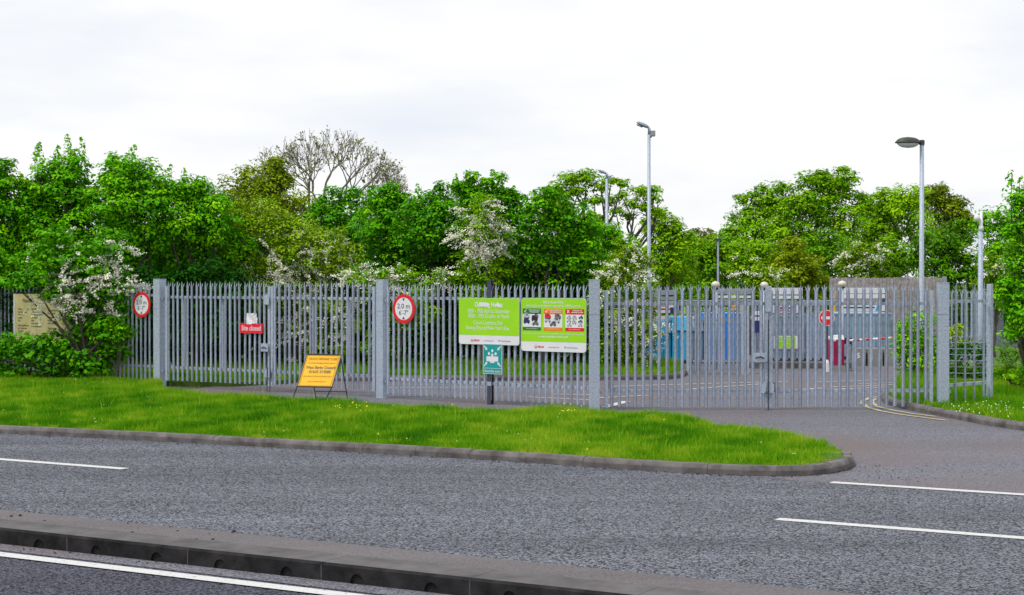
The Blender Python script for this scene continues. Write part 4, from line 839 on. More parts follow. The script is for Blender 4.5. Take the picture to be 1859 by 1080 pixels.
# assembly point sign
c, Wd, an = sign_span(A_, B_, 876.8, 911.5, off=.10); zt, zb = Z(624, c.y), Z(679, c.y); h = zt - zb
rt = empty('assembly_point_sign', (c.x, c.y, (zt + zb) / 2), an, 'small teal assembly point sign under the opening hours board', 'sign')
flat(rect(-Wd / 2, Wd / 2, -h / 2, h / 2), -.002, .004, 'panel', M['white'], rt)
flat(rect(-Wd / 2 + .012, Wd / 2 - .012, -h / 2 + h * .20, h / 2 - .012), -.0045, -.0025, 'teal_field', M['teal'], rt)
flat(rect(-Wd / 2 + .012, Wd / 2 - .012, -h / 2 + .012, -h / 2 + h * .185), -.0045, -.0025, 'teal_field', M['teal'], rt)
Y2 = -.006
text('Assembly point', .075, M['white'], rt, 0, -h / 2 + h * .095, Y2, fitw=Wd * .86)
mb = MB()
for (x, z) in ((0, .145), (-.085, .085), (.085, .085), (0, .055)): mb.prism(circ(.032, 18, x, z + .02, .85), Y2 - .0008 * (1 + (x == 0)), Y2)
mb.prism(rect(-.15, .15, -.05, .05), Y2 - .0012, Y2); mb.prism(rect(-.055, .055, -.08, -.051), Y2 - .0012, Y2); mb.build('people_pictogram', M['white'], rt)
for sx in (-1, 1):
    for zc, sz in ((h * .34, 1), (-h * .16, -1)):
        ar_ = [(.05, .05), (.012, .012), (.04, .004), (-.035, -.035 + .0), (.004, .04)]
        q = [(.045, .06), (.06, .045), (.012, -.005), (.03, -.02), (-.035, -.035), (-.02, .03), (-.005, .012)]
        flat([(sx * (Wd * .33 + a_), zc + sz * (b_)) for a_, b_ in q], Y2 - .001, Y2, 'arrow', M['white'], rt)
# round height restriction signs
def height_sign(a, b, px, py, rp, label):
    (c, an) = place_on(a, b, px, .09); r_ = rp * c.y / F; rt = empty('height_limit_sign', (c.x, c.y, Z(py, c.y)), an, label, 'sign', 'round height limit signs on the fence')
    flat(circ(r_, 48), -.004, .006, 'disc', M['red'], rt); flat(circ(r_ * .77, 48), -.0065, -.0045, 'white_face', M['white'], rt)
    k = r_ / .3
    text('2.0 m', .145 * k, M['ink'], rt, 0, .05 * k, -.0085, fitw=.34 * k)
    text('6\'-7"', .14 * k, M['ink'], rt, -.0, -.085 * k, -.0085, fitw=.25 * k)
    for s_ in (1, -1): flat([(-.032 * k, s_ * .215 * k), (.032 * k, s_ * .215 * k), (0, s_ * .155 * k)], -.009, -.008, 'arrowhead', M['ink'], rt)
height_sign(A_, B_, 733, 560.5, 26.5, 'red ringed height limit sign on the middle fence run')
height_sign(FP[172], FP[290], 257, 553, 23, 'red ringed height limit sign on the short fence run at far left')
# site closed sign and paper notice
c, Wd, an = sign_span(FP[290], FP[694], 435.5, 476.5, off=.085); zc = Z(596, c.y)
rt = empty('site_closed_sign', (c.x, c.y, zc), an, 'small red site closed sign on the left gate', 'sign'); h = 18 * c.y / F
flat(rect(-Wd / 2, Wd / 2, -h / 2, h / 2), -.002, .004, 'panel', M['crimson'], rt); text('Site closed', .16, M['white'], rt, 0, 0, -.004, fitw=Wd * .84, bold=.002)
c2, an = place_on(FP[290], FP[694], 457.5, .083); mb = MB(); n = 6; vs = []; hw, hh = .17, .125
for i in range(n):
    for j in range(n): vs.append((-hw + 2 * hw * i / (n - 1) + .008 * math.sin(j), -.004 - .012 * math.sin(i * 1.3 + j) - (.03 if i + j > 8 else 0), -hh + 2 * hh * j / (n - 1)))
mb.add(vs, [(i * n + j, (i + 1) * n + j, (i + 1) * n + j + 1, i * n + j + 1) for i in range(n - 1) for j in range(n - 1)])
o = mb.build('paper_notice', M['white']); o.location = (c2.x, c2.y, Z(578.5, c2.y)); o.rotation_euler = (0, 0, an); tag(o, 'crumpled white paper notice above the red closed sign', 'notice')
sol = o.modifiers.new('thickness', 'SOLIDIFY'); sol.thickness = .002

# ---------------------------------------------------------------- yellow A-frame sign
def aframe():
    # panel corners from the photograph, leaning in its own plane and tilted back
    d = 33.9; d0 = 33.9
    rt = empty('a_frame_sign', (X(580, d), d, 0), 0, 'yellow closure notice on a black metal frame standing on the path', 'sign')
    org = Vector((X(580, d), d, 0))
    TL, TR, BL, BR = (P(558, 644, 34.4), P(618, 645, 34.4), P(540.5, 701, 34.0), P(599.5, 702, 33.9))
    TL, TR, BL, BR = [q - org for q in (TL, TR, BL, BR)]
    ux = (TR - TL); uz = (TL - BL); nrm = ux.cross(uz).normalized()   # towards -y
    if nrm.y > 0: nrm = -nrm
    def Q(a, b, o_=0.0): return BL + ux * a + uz * b + nrm * o_
    mb = MB(); vs = [Q(0, 0), Q(1, 0), Q(1, 1), Q(0, 1)]; vs2 = [v - nrm * .004 for v in vs]
    mb.add(vs + vs2, [(0, 1, 2, 3), (7, 6, 5, 4), (0, 4, 5, 1), (1, 5, 6, 2), (2, 6, 7, 3), (3, 7, 4, 0)]); mb.build('panel', M['yellow'], rt)
    mb = MB()
    for a_, b_ in (((-.02, -.012), (1.02, -.012)), ((1.02, -.012), (1.02, 1.012)), ((1.02, 1.012), (-.02, 1.012)), ((-.02, 1.012), (-.02, -.012))): mb.tube([Q(*a_), Q(*b_)], .014, 6)
    mb.build('frame', M['black'], rt)
    mb = MB()
    for a_, b_ in (((.03, .025), (.97, .025)), ((.97, .025), (.97, .975)), ((.97, .975), (.03, .975)), ((.03, .975), (.03, .025))): mb.tube([Q(*a_, .002), Q(*b_, .002)], .004, 4)
    mb.build('border', M['ochre'], rt)
    fl = P(531.5, 724, 0) if False else None
    for (tx, ty), (ex, ey) in (((-.02, -.012), (531.5, 724)), ((1.02, -.012), (591, 726))):
        g_ = Vector((*G(ex, ey), 0)) - org; mb = MB().tube([Q(tx, ty), g_], .012, 6); mb.build('leg', M['black'], rt)
    for (ax, ex, ey, d_) in ((.02, 573.5, 722.5, 34.9), (1.0, 630.5, 724.5, 34.9)):
        g_ = Vector((*G(ex, ey), 0)) - org; g_.y += .0; g2 = Vector((X(ex, 35.2), 35.2, 0)) - org
        mb = MB().tube([Q(ax, 1.0, -.02), g2], .012, 6); mb.build('leg', M['black'], rt)
        if ax < .5: s1 = Q(ax, 1.0, -.02).lerp(g2, .84)
        else: s2 = Q(ax, 1.0, -.02).lerp(g2, .84)
    MB().tube([s1, s2], .009, 6).build('brace', M['black'], rt)
    def line(s_, b_, hgt, a0, a1, key, bold=0.0):
        o = text(s_, 1.0, M[key], rt, 0, 0, 0, fitw=1.0, ext=0.0, bold=bold)
        me = o.data; co = np.zeros(len(me.vertices) * 3, np.float32); me.vertices.foreach_get('co', co); co = co.reshape(-1, 3); zmax = np.abs(co[:, 2]).max()
        new = []
        for x, y, z in co: new.append(tuple(Q(a0 + (a1 - a0) * (x + .5), b_ + z / zmax * hgt / 2, .005)))
        me.vertices.foreach_set('co', np.array(new, np.float32).ravel()); o.location = (0, 0, 0)
    line('THIS SITE IS TEMPORARILY CLOSED', .87, .085, .08, .95, 'ochre', .02)
    line('FOR FURTHER INFORMATION PLEASE CONTACT', .735, .05, .09, .94, 'ochre', .01)
    line('West Berks Council', .595, .11, .07, .95, 'brown_ink', .02)
    line('01635 519080', .46, .11, .20, .86, 'brown_ink', .02)
    line('FOR ALTERNATIVE SITES AND OPENING HOURS', .315, .05, .07, .92, 'ochre', .01)
    line('www.westberks.gov.uk', .155, .06, .24, .80, 'ochre', .01)
aframe()

# ---------------------------------------------------------------- cream board at left
c, Wd, an = sign_span(FP[-80], FP[172], 27, 141, off=.6); zt, zb = Z(534, c.y), Z(622, c.y)
rt = empty('site_information_board', (c.x, c.y, 0), an, 'faded cream information board in shade at the left edge', 'sign'); h = zt - zb; zc = (zt + zb) / 2
flat([(a_, b_ + zc) for a_, b_ in rrect(Wd, h, .02)], -.02, .02, 'panel', M['cream'], rt)
for sx in (-1, 1): MB().box(sx * Wd * .42 - .035, sx * Wd * .42 + .035, .021, .09, -.05, zt - .05).build('post', M['galv_dark'], rt)
MB().box(-Wd / 2 - .015, -Wd / 2 + .02, -.03, -.0205, zb, zt).build('edge_trim', M['white'], rt)
text('Welcome', .13, M['brown_ink'], rt, -Wd * .29, zc + h * .36, -.023, fitw=Wd * .15, bold=.004)
rows = [(-.44, .13, ['Waste', 'Garden waste', 'Wood', 'Metals', 'Soil']), (-.44, -.20, ['Small appliances', 'and batteries', 'Textiles']), (-.22, .13, ['Opening', 'Mondays to Fridays', 'Saturdays and', 'Sundays from', 'nine', 'Last entry', 'at closing time']),
        (.04, .13, ['Site operated by', 'the council']), (.04, -.02, ['Customer service', 'enquiries', 'and advice']), (.04, -.24, ['Thank you', 'for recycling']), (.27, -.02, ['Glass', 'Paper', 'Cans'])]
for (x, z, ls) in rows:
    text('\n'.join(ls), .072, M['brown_ink'], rt, x * Wd, zc + z * h + h * .06 - len(ls) * .03, -.023, align='LEFT', bold=.001)

# ------------------------------------------------------------------ lamps and camera pole
def lathe_pole(mb, r0, r1, h, n=12): mb.lathe([(r0 * 1.5, 0), (r0 * 1.5, .9), (r0, .98), (r1, h)], n=n)
def ellipsoid(mb, c, rx, ry, rz, z0=-1, z1=1, n=18, m=8):
    prof = []
    for i in range(m + 1):
        t = z0 + (z1 - z0) * i / m; prof.append((max(.02, math.sqrt(max(0, 1 - t * t))), t * rz))
    mb.lathe(prof, c, n, rx, ry)
def lamp_lantern():
    d = 43; rt = empty('street_lamp', (X(1673, d), d, 0), 0, 'tall lamp with a dark oval lantern head right of the gate', 'street lamp', 'lamp columns in the yard'); ht = Z(262, d)
    mb = MB(); mb.lathe([(.085, 0), (.085, 1.1), (.066, 1.2), (.058, ht)], n=14); mb.build('pole', M['galv_post'], rt, smooth=True)
    MB().lathe([(.045, 0), (.072, .01), (.072, .12), (.05, .135)], (0, 0, ht - .02), 12).build('spigot_cap', M['lantern'], rt)
    cx = -.36; mb = MB(); ellipsoid(mb, (cx, 0, ht + .055), .32, .17, .14, -.05, 1); mb.tube([(cx + .26, 0, ht + .06), (-.03, 0, ht + .05)], [.06, .045], 8); mb.lathe([(.33, 0), (.345, .01), (.345, .03), (.33, .04)], (cx, 0, ht + .03), 18, 1, .52); mb.build('lantern', M['lantern'], rt, smooth=True)
    mb = MB(); ellipsoid(mb, (cx, 0, ht + .04), .29, .15, .135, -1, -.06); mb.build('lamp_bowl', M['lens'], rt, smooth=True)
lamp_lantern()
def lamp_flood(px, py, d, label, sc=1.0, box=True):
    rt = empty('street_lamp', (X(px, d), d, 0), 0, label, 'street lamp', 'lamp columns in the yard'); ht = Z(py, d)
    mb = MB(); mb.lathe([(.09, 0), (.09, 1.1), (.06, 1.2), (.05, ht - .35 * sc)], n=12); mb.tube([(0, 0, ht - .36 * sc), (.01 * sc, 0, ht - .12 * sc), (-.06 * sc, 0, ht - .02 * sc)], [.045, .045, .04], 8); mb.build('pole', M['galv_post'], rt, smooth=True)
    q = Matrix.Translation((-.24 * sc, 0, ht + .02 * sc)) @ Matrix.Rotation(R(24), 4, 'Y')
    mb = MB()
    prof = [(-.26, .0, .03), (-.20, .09, .075), (0, .14, .10), (.15, .12, .085), (.24, .05, .05)]
    vs = []; n = 10
    for x, ry, rz in prof:
        for k in range(n):
            a_ = 2 * math.pi * k / n; vs.append(q @ Vector((x * sc, ry * sc * math.cos(a_) if ry else 0, rz * sc * math.sin(a_) * (1 if math.sin(a_) > 0 else .6))))
    mb.add(vs, [(i * n + k, i * n + (k + 1) % n, (i + 1) * n + (k + 1) % n, (i + 1) * n + k) for i in range(len(prof) - 1) for k in range(n)] + [tuple(range(n)), tuple((len(prof) - 1) * n + k for k in range(n))]); mb.build('lamp_head', M['cladding'], rt)
    MB().box(-.22 * sc, .02 * sc, -.1 * sc, .1 * sc, -.09 * sc, -.072 * sc, q).build('lamp_glass', M['black'], rt)
    if box:
        mb = MB(); mb.box(.055, .055 + .17 * sc, -.12 * sc, .12 * sc, ht - .41 * sc, ht - .19 * sc, bev=.02 * sc); mb.build('control_box', M['cladding'], rt); MB().box(.04, .10 * sc, -.05, .05, ht - .46 * sc, ht - .415 * sc).build('bracket', M['galv_dark'], rt)
lamp_flood(1178, 228, 52, 'tallest lamp column with a tilted pale floodlight left of the gate centre', .82)
lamp_flood(1101.5, 313, 57, 'slim lamp column with a flat head beside the twisted oak', .62)
def far_lamp():
    d = 63.5; rt = empty('street_lamp', (X(1303.5, d), d, 0), 0, 'small far lamp with a dark rectangular head above the gate', 'street lamp', 'lamp columns in the yard'); ht = Z(437, d)
    MB().lathe([(.06, 0), (.045, 1.2), (.035, ht)], n=10).build('pole', M['galv_post'], rt); MB().box(-.15, .1, -.09, .09, ht + .001, ht + .09, bev=.02).build('lamp_head', M['lantern'], rt); MB().box(-.12, .07, -.07, .07, ht - .012, ht - .001).build('lamp_glass', M['lens'], rt)
far_lamp()
def cam_pole():
    d = 40; rt = empty('camera_pole', (X(1780, d), d, 0), 0, 'white topped camera pole rising behind the right hand fence', 'camera pole'); ht = Z(385, d); h1 = Z(420, d)
    MB().lathe([(.075, 0), (.07, 1.2), (.055, h1)], n=12).build('pole', M['galv_post'], rt, smooth=True)
    MB().lathe([(.06, 0), (.06, .12), (.04, .14), (.036, ht - h1)], (0.01, 0, h1 + .001), 12).build('mast', M['white'], rt, smooth=True)
    mb = MB(); ellipsoid(mb, (-.1, -.03, Z(396, d)), .075, .075, .09); mb.build('camera_dome', M['white'], rt, smooth=True)
    mb = MB(); mb.box(.06, .10, -.03, .03, Z(505, d), Z(498, d), bev=.01); mb.box(.06, .09, -.03, .03, Z(492, d), Z(489, d)); mb.build('clip', M['white'], rt)
cam_pole()
def globe(px, py, d, rp, label):
    rt = empty('globe_lamp', (X(px, d), d, 0), 0, label, 'globe lamp', 'white globe lamps'); r_ = rp * d / F; zc = Z(py, d)
    MB().lathe([(.05, 0), (.045, zc - r_ * 1.2)], n=10).build('post', M['galv_post'], rt, smooth=True)
    MB().lathe([(.045, 0), (r_ * .6, .02), (r_ * .7, r_ * .45)], (0, 0, zc - r_ * 1.15), 14).build('collar', M['lantern'], rt)
    mb = MB(); ellipsoid(mb, (0, 0, zc), r_, r_, r_ * .85, -.9, 1); mb.build('globe', M['globe'], rt, smooth=True)
globe(1299, 517, 47, 8, 'white globe lamp above the blue container'); globe(1387.5, 517.5, 47.2, 7.5, 'white globe lamp just left of the gate centre')
globe(1529, 515.5, 47, 7.5, 'white globe lamp in front of the wooden hoarding'); globe(1163, 521, 49, 6, 'white globe lamp beside the tallest lamp column')

# ------------------------------------------------------------------ yard beyond the gate
# raised platform and railing
dP = 56
mb = MB().box(X(1165, dP), X(1625, dP), dP, dP + 6, 0, 1.2); o = mb.build('raised_platform', M['concrete']); tag(o, 'raised concrete platform behind the recycling containers', 'platform')
def railing(x0, x1, label):
    rt = empty('railing', (X(x0, dP), dP + .1, 1.2), 0, label, 'railing', 'steel railings on the raised platform'); W = X(x1, dP) - X(x0, dP)
    for z in (.62, .2): MB().tube([(0, 0, z), (W, 0, z)], .022, 6).build('rail', M['galv'], rt)
    n = int(W / .16)
    for i in range(n + 1): MB().tube([(W * i / n, 0, 0), (W * i / n, 0, .6)], .014 if i % 6 else .028, 5).build('baluster', M['galv'], rt)
railing(1232, 1300, 'railing left of the globe lamp above the blue container'); railing(1305, 1392, 'railing above the blue container behind the yellow notice'); railing(1457, 1520, 'railing between the bay boards right of the gate centre')
def bay(x0, x1, yt, rows, label, posts='galv_dark'):
    d = dP - .15; rt = empty('bay_sign', ((X(x0, d) + X(x1, d)) / 2, d, 0), 0, label, 'sign', 'bay boards above the recycling containers'); hw = (X(x1, d) - X(x0, d)) / 2
    for sx in (-1, 1): MB().box(sx * (hw - .04) - .04, sx * (hw - .04) + .04, .031, .1, 0, Z(yt, d) - .01).build('post', M[posts], rt)
    for (y0, y1, key) in rows:
        MB().box(-hw, hw, -.01, .03, Z(y1, d), Z(y0, d), bev=.004).build('panel', M[key], rt)
    return rt, d, hw
rt, d, hw = bay(1174, 1229, 527, [(526.5, 535.5, 'cladding'), (538.5, 545.5, 'cladding'), (547.5, 568, 'white')], 'grey topped bay board with a red stripe above the teal bank')
flat(rect(-hw + .02, hw * .55, Z(562.5, d), Z(559.5, d)), -.014, -.011, 'stripe', M['red'], rt); flat(rect(hw * .55, hw - .02, Z(568, d), Z(558, d)), -.014, -.011, 'blue_mark', M['navy'], rt)
text('Garden waste', .1, M['navy'], rt, -.1, Z(555, d), -.013, fitw=hw * 1.1)
rt, d, hw = bay(1304, 1363, 525, [(524, 534, 'cladding'), (536.5, 541, 'white'), (543, 547.5, 'cladding')], 'grey and white bay board above the blue container')
rt, d, hw = bay(1398, 1457, 523, [(522.5, 534.5, 'white'), (536.5, 542.5, 'white'), (549, 568.5, 'white')], 'white bay board with two red and blue round marks')
for cx in (-.24, .06): flat(circ(.14, 28, cx + .0, Z(558.5, d)), -.014, -.011, 'round_mark', M['crimson'], rt); flat(circ(.095, 28, cx, Z(558.5, d)), -.018, -.015, 'round_mark', M['white'], rt); flat(rect(cx - .15, cx + .15, Z(560.5, d), Z(557.5, d)), -.022, -.019, 'bar_mark', M['navy'], rt)
rt, d, hw = bay(1522, 1607, 523, [(522.5, 532.5, 'white'), (534, 541.5, 'white'), (549, 565, 'white')], 'wide white bay board with a dark band in front of the hoarding')
flat(rect(-hw + .03, hw * .55, Z(559.5, d), Z(557, d)), -.014, -.011, 'dark_band', M['navy'], rt)
for cx in (-.55, -.28, .0, .26): flat([(cx - .08, Z(552, d)), (cx + .08, Z(552, d)), (cx + .05, Z(549.8, d)), (cx - .05, Z(549.8, d))], -.014, -.011, 'red_mark', M['crimson'], rt)
flat([(hw * .58, Z(564, d)), (hw * .68, Z(564, d)), (hw * .8, Z(552, d)), (hw * .66, Z(552, d))], -.014, -.011, 'blue_mark', M['teal_skip'], rt)
def notice(px0, px1, py0, py1, d, key, name, label, lines=None, post=None, group=None, mark='ink'):
    rt = empty(name, ((X(px0, d) + X(px1, d)) / 2, d, Z((py0 + py1) / 2, d) if post is None else 0), 0, label, 'sign', group); hw = (X(px1, d) - X(px0, d)) / 2; z0, z1 = Z(py1, d), Z(py0, d); o_ = 0 if post is not None else -(z0 + z1) / 2
    flat(rrect(2 * hw, z1 - z0, .03, 0, (z0 + z1) / 2 + o_), -.01, .006, 'panel', M[key], rt)
    if lines:
        for i, s_ in enumerate(lines): text(s_, (z1 - z0) / len(lines) * .75, M[mark], rt, 0, z1 + o_ - (z1 - z0) * (i + .5) / len(lines), -.013, fitw=hw * 1.6, bold=.002)
    if post is not None: MB().box(-.03, .03, .0065, .05, 0, z1 - .02).build('post', M['galv_post'], rt)
    return rt
notice(1236, 1244.5, 556, 571, 55.7, 'lime', 'notice_sign', 'small lime green notice right of the grey topped bay board', ['Wood', 'Metal'], mark='white', post=1)
notice(1323, 1346, 549, 567, 55.6, 'yellow', 'notice_sign', 'yellow notice on the railing above the blue container', ['Caution', 'Mind the', 'edge'], post=1)
notice(1506, 1515, 535, 541.5, 55.5, 'yellow', 'notice_sign', 'upper of the two little yellow notices left of the wide white board', post=1)
notice(1506, 1516, 550, 568, 55.5, 'yellow', 'notice_sign', 'lower of the two little yellow notices left of the wide white board', post=1)
# containers
def bank(px0, px1, py0, d, key, label, ribs=4, lid=True, depth=1.2, base=.02, group='recycling containers in the yard'):
    rt = empty('recycling_container', ((X(px0, d) + X(px1, d)) / 2, d, 0), 0, label, 'container', group); hw = (X(px1, d) - X(px0, d)) / 2; zt = Z(py0, d)
    zl = zt * .72 if lid else zt - .06
    MB().box(-hw, hw, 0, depth, base + .08, zl, bev=.01).build('body', M[key], rt)
    if lid:
        mb = MB(); v = [(-hw - .02, -.02, zl + .001), (hw + .02, -.02, zl + .001), (hw + .02, depth + .02, zl + .001), (-hw - .02, depth + .02, zl + .001), (-hw, .12, zt), (hw, .12, zt), (hw, depth - .05, zt), (-hw, depth - .05, zt)]
        mb.add(v, [(0, 1, 5, 4), (1, 2, 6, 5), (2, 3, 7, 6), (3, 0, 4, 7), (4, 5, 6, 7), (3, 2, 1, 0)]); mb.build('lid', M[key], rt)
        MB().box(-hw * .9, hw * .9, -.05, -.021, zl - .05, zl - .01).build('lid_bar', M['galv_dark'], rt)
    else: MB().box(-hw - .03, hw + .03, -.03, depth + .03, zl + .001, zt, bev=.01).build('top_rim', M[key], rt)
    for i in range(ribs): x = -hw + 2 * hw * (i + .5) / ribs; MB().box(x - .035, x + .035, -.05, -.001, base + .1, zl - .06).build('rib', M[key], rt)
    MB().box(-hw + .05, hw - .05, .05, depth - .05, -.0, base + .08).build('skid', M['black'], rt)
bank(1177, 1218, 582, 50.2, 'teal_skip', 'teal recycling container nearest the tallest lamp column', 2); bank(1221, 1251, 576, 50.0, 'teal_skip', 'narrow teal recycling container left of the blue one', 2); bank(1281, 1347, 568, 50.1, 'blue_skip', 'bright blue recycling container behind the inner fence', 3, lid=False)
bank(1254, 1276, 578, 50.3, 'slate_skip', 'narrow slate container between the teal and blue containers', 1)
bank(1408, 1455, 572, 51, 'slate_skip', 'slate blue container behind the lime green label', 3, lid=False, depth=1.6); bank(1459, 1498, 570, 51.2, 'slate_skip', 'slate blue container left of the no entry sign', 3, lid=False, depth=1.6)
bank(1504, 1618, 568, 52.5, 'slate_skip', 'long slate blue container behind the red barrier cabinet', 9, lid=False, depth=2.2)
# inner palisade fence
IF = 44.3
f1, Wf, _ = fence_section((X(1250, IF), IF), (X(1352, IF), IF), 10, 'low inner fence in front of the bright blue container', z0=.08, rails=(.35, 1.45), mesh=PALE_S, group='inner fence runs of the yard')
MB().box(-.05, .05, -.02, .1, -.02, 1.85).build('post', M['galv_post'], f1); MB().box(Wf - .1, Wf + .12, -.02, .14, -.02, 1.9).build('post', M['galv_post'], f1)
IG = 47.6
f2, Wf2, _ = fence_section((X(1360, IG), IG), (X(1505, IG), IG), 18, 'low inner fence in front of the slate blue containers', z0=.22, rails=(.5, 1.55), mesh=PALE_S, group='inner fence runs of the yard')
mb = MB().box(X(1364, 47.2), X(1552, 47.2), 47.2, 48.2, -.02, .17, bev=.02); o = mb.build('kerb_island', M['kerb']); o['kind'] = 'structure'
notice(1405, 1448, 609.5, 632.5, 47.4, 'white', 'notice_sign', 'white edged lime green label on the inner fence'); d = 47.38
rt = [o for o in COL.objects if o.get('label') == 'white edged lime green label on the inner fence'][0]
flat(rect(-.28, .28, -.16, .16), -.014, -.011, 'green_field', M['lime'], rt)
text('Please have\nyour permit\nready', .07, M['white'], rt, 0, .03, -.017, fitw=.42)
rt = notice(1366, 1392, 563, 604, 47.4, 'navy', 'poster_board', 'blue and white poster on the inner fence left of gate centre')
hh_ = (604 - 563) / 2 * 47.4 / F
for i, (z0_, z1_) in enumerate(((.55, .95), (.08, .42))):
    for j in range(3): flat(rect(-.18 + j * .125, -.08 + j * .125, hh_ * z0_, hh_ * z1_), -.015, -.012, 'picture_block', M['white'], rt)
notice(1382, 1391, 611, 629, 47.4, 'orange', 'notice_sign', 'small orange notice under the blue and white poster')
# no entry sign
def no_entry():
    d = 45.5; rt = empty('no_entry_sign', (X(1501, d), d, 0), R(-28), 'red no entry sign with white bar on a slim post', 'sign'); zc = Z(577, d); r_ = 14.5 * d / F
    flat(circ(r_, 36, 0, zc), -.004, .006, 'rim', M['white'], rt); flat(circ(r_ * .93, 36, 0, zc), -.0065, -.0045, 'disc', M['red'], rt); flat(rect(-r_ * .7, r_ * .7, zc - r_ * .17, zc + r_ * .17), -.0095, -.0070, 'bar', M['white'], rt)
    MB().tube([(0, .04, .25), (0, .04, zc + r_ * .8)], .025, 8).build('post', M['galv_dark'], rt); MB().lathe([(.07, 0), (.06, .25), (.03, .33)], (0, .04, 0), 10).build('base_sleeve', M['white'], rt)
no_entry()
def barrier():
    d = 46; rt = empty('barrier_gate', (X(1518, d), d, 0), 0, 'crimson barrier cabinet with a raised red and white striped arm', 'barrier'); hw = 13.2 * d / F; zt = Z(608, d); zb = Z(663, d)
    MB().box(-hw, hw, -.15, .2, zb, Z(616, d), bev=.01).build('cabinet', M['magenta'], rt)
    MB().box(-hw - .02, hw + .02, -.2, .25, -.02, zb - .001).build('plinth', M['concrete'], rt)
    z1 = Z(616, d) + .001; mb = MB(); mb.add([(-hw, -.15, z1), (hw, -.15, z1), (hw, .2, z1), (-hw, .2, z1), (-hw, -.1, zt - .04), (hw * .2, -.1, zt), (hw * .9, -.1, zt), (hw * .9, .15, zt), (-hw, .15, zt - .04), (hw * .2, .15, zt)], [(0, 1, 6, 5, 4), (3, 8, 9, 7, 2), (1, 2, 7, 6), (0, 4, 8, 3), (4, 5, 9, 8), (5, 6, 7, 9), (3, 2, 1, 0)]); mb.build('cap', M['white'], rt)
    MB().prism([(-hw * .98, Z(619, d)), (-.03, Z(619, d)), (-.03, z1 - .002), (-hw * .98, z1 - .002)], -.158, -.152).build('warning_panel', M['white'], rt)
    MB().box(hw + .005, hw + .22, -.12, .06, Z(624, d), Z(613, d), bev=.01).build('hub', M['black'], rt)
    MB().box(hw + .22, hw + .30, -.1, .05, -.02, Z(624, d) - .001).build('hub_post', M['galv_post'], rt)
    p0 = Vector((hw + .1, -.14, Z(618, d))); e = P(1668, 610.5, 43.5) - Vector((X(1518, d), d, 0)); n = 11
    arm = empty('arm', (0, 0, 0)); arm.parent = rt
    for i in range(n):
        MB().tube([p0.lerp(e, i / n), p0.lerp(e, (i + .995) / n)], .032, 8).build('stripe', M['white'] if i % 2 == 0 else M['red'], arm)
barrier()
# wooden hoarding
def hoarding():
    d = 60; x0, x1 = X(1506, d), X(1712, d); rt = empty('wooden_hoarding', (x0, d, 0), 0, 'weathered grey brown board hoarding behind the yard', 'fence'); W = x1 - x0; rnd = random.Random(2); n = int(W / .125); zt = Z(504, d)
    for m_ in range(4):
        pass
    mb = MB(); 
    for i in range(n):
        xx = W * i / n; mb.box(xx + .006, xx + W / n - .006, rnd.uniform(-.012, .012), .03, .9, zt + rnd.uniform(-.02, .02))
    o = mb.build('boards', M['wood'], rt)
    MB().box(0, W, .031, .08, 1.3, 1.4).build('rail', M['wood'], rt); MB().box(0, W, .031, .08, zt - .3, zt - .2).build('rail', M['wood'], rt)
    MB().box(0, W, .0, .25, 0, .89).build('base_wall', M['concrete'], rt)
    MB().box(W + .001, W + .12, -.05, .1, 0, zt + .05).build('post', M['cladding'], rt)
hoarding()
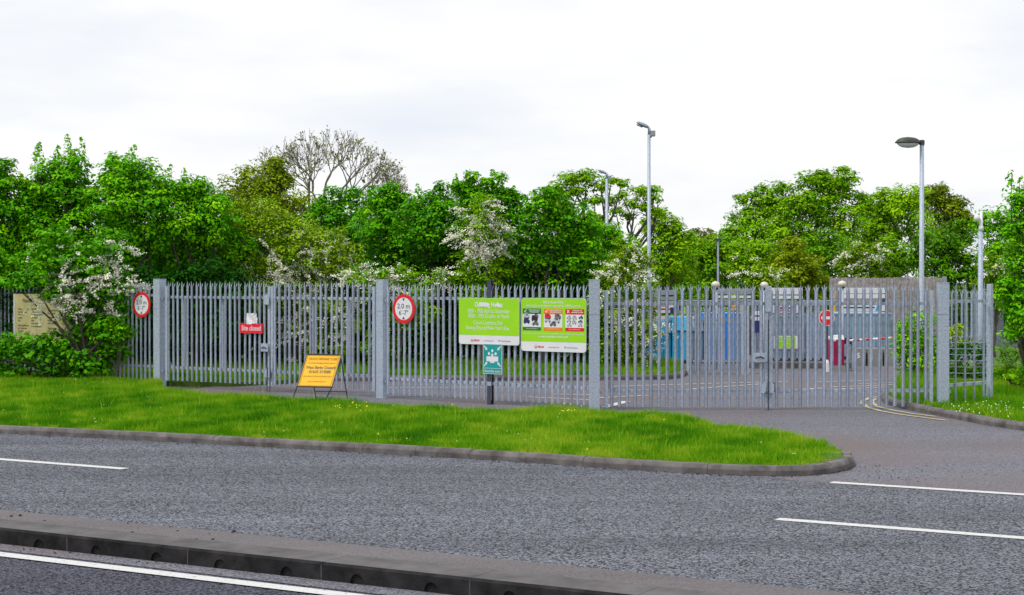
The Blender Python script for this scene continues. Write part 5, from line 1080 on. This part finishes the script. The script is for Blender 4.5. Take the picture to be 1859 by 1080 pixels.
# concrete block barrier by the roadside
for i, (x0, x1, lb) in enumerate(((1545, 1572, 'grey concrete block with a white number right of the barrier cabinet'), (1576, 1603, 'middle grey concrete block at the back of the yard'), (1606, 1622, 'short grey concrete block beside the yellow green shrub'))):
    d = 48.6; rt = empty('concrete_block', ((X(x0, d) + X(x1, d)) / 2, d, 0), 0, lb, 'concrete block', 'concrete blocks in the yard'); hw = (X(x1, d) - X(x0, d)) / 2
    MB().box(-hw, hw, 0, .5, -.02, .52, bev=.02).build('block', M['concrete'], rt)
    if i == 0: text('5', .2, M['white'], rt, 0, .3, -.003, bold=.01)
# grey shed at right
d = 62; rt = empty('metal_shed', ((X(1722, d) + X(1822, d)) / 2, d, 0), 0, 'pale grey corrugated metal shed behind the right fence', 'shed'); hw = (X(1822, d) - X(1722, d)) / 2; zt = Z(541, d)
n = 26; poly = []
for i in range(n * 2 + 1): poly.append((-hw + 2 * hw * i / (2 * n), 0 if i % 2 else -.04))
vs = [(x, y, 0) for x, y in poly] + [(x, y, zt) for x, y in poly]; k = len(poly)
MB().add(vs + [(hw, 3, 0), (hw, 3, zt), (-hw, 3, 0), (-hw, 3, zt)], [(i, i + 1, k + i + 1, k + i) for i in range(k - 1)] + [(k - 1, 2 * k, 2 * k + 1, 2 * k - 1), (0, k, 2 * k + 3, 2 * k + 2), (2 * k, 2 * k + 2, 2 * k + 3, 2 * k + 1)]).build('wall', M['cladding'], rt)
MB().box(-hw - .08, hw + .08, -.12, 3.1, zt + .001, zt + .06).build('roof', M['cladding'], rt)
# wire fence with dark hedge behind, right
def wire_fence():
    d = 38; x0, x1 = X(1716, d), X(1797, d); rt = empty('wire_fence', (x0, d, 0), 0, 'wire strand fence in front of a clipped dark hedge at right', 'fence'); W = x1 - x0
    for i in range(8): z = .25 + i * .14; MB().tube([(0, 0, z), (W / 2, 0, z - .015), (W, 0, z)], .006, 4).build('wire', M['galv'], rt)
    for xx in (0, W): MB().tube([(xx, .02, 0), (xx, .02, 1.35)], .03, 8).build('post', M['galv_dark'], rt)
wire_fence()
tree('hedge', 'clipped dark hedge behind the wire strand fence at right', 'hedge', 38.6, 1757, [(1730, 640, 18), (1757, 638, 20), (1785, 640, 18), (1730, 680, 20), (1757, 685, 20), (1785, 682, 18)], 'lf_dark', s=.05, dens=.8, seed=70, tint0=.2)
tree('shrub', 'pale lime green shrub behind the wire strand fence', 'shrub', 43, 1735, [(1728, 605, 12), (1742, 600, 10), (1750, 625, 14)], 'lf_yellow', s=.06, dens=.8, seed=71, tint0=.9)
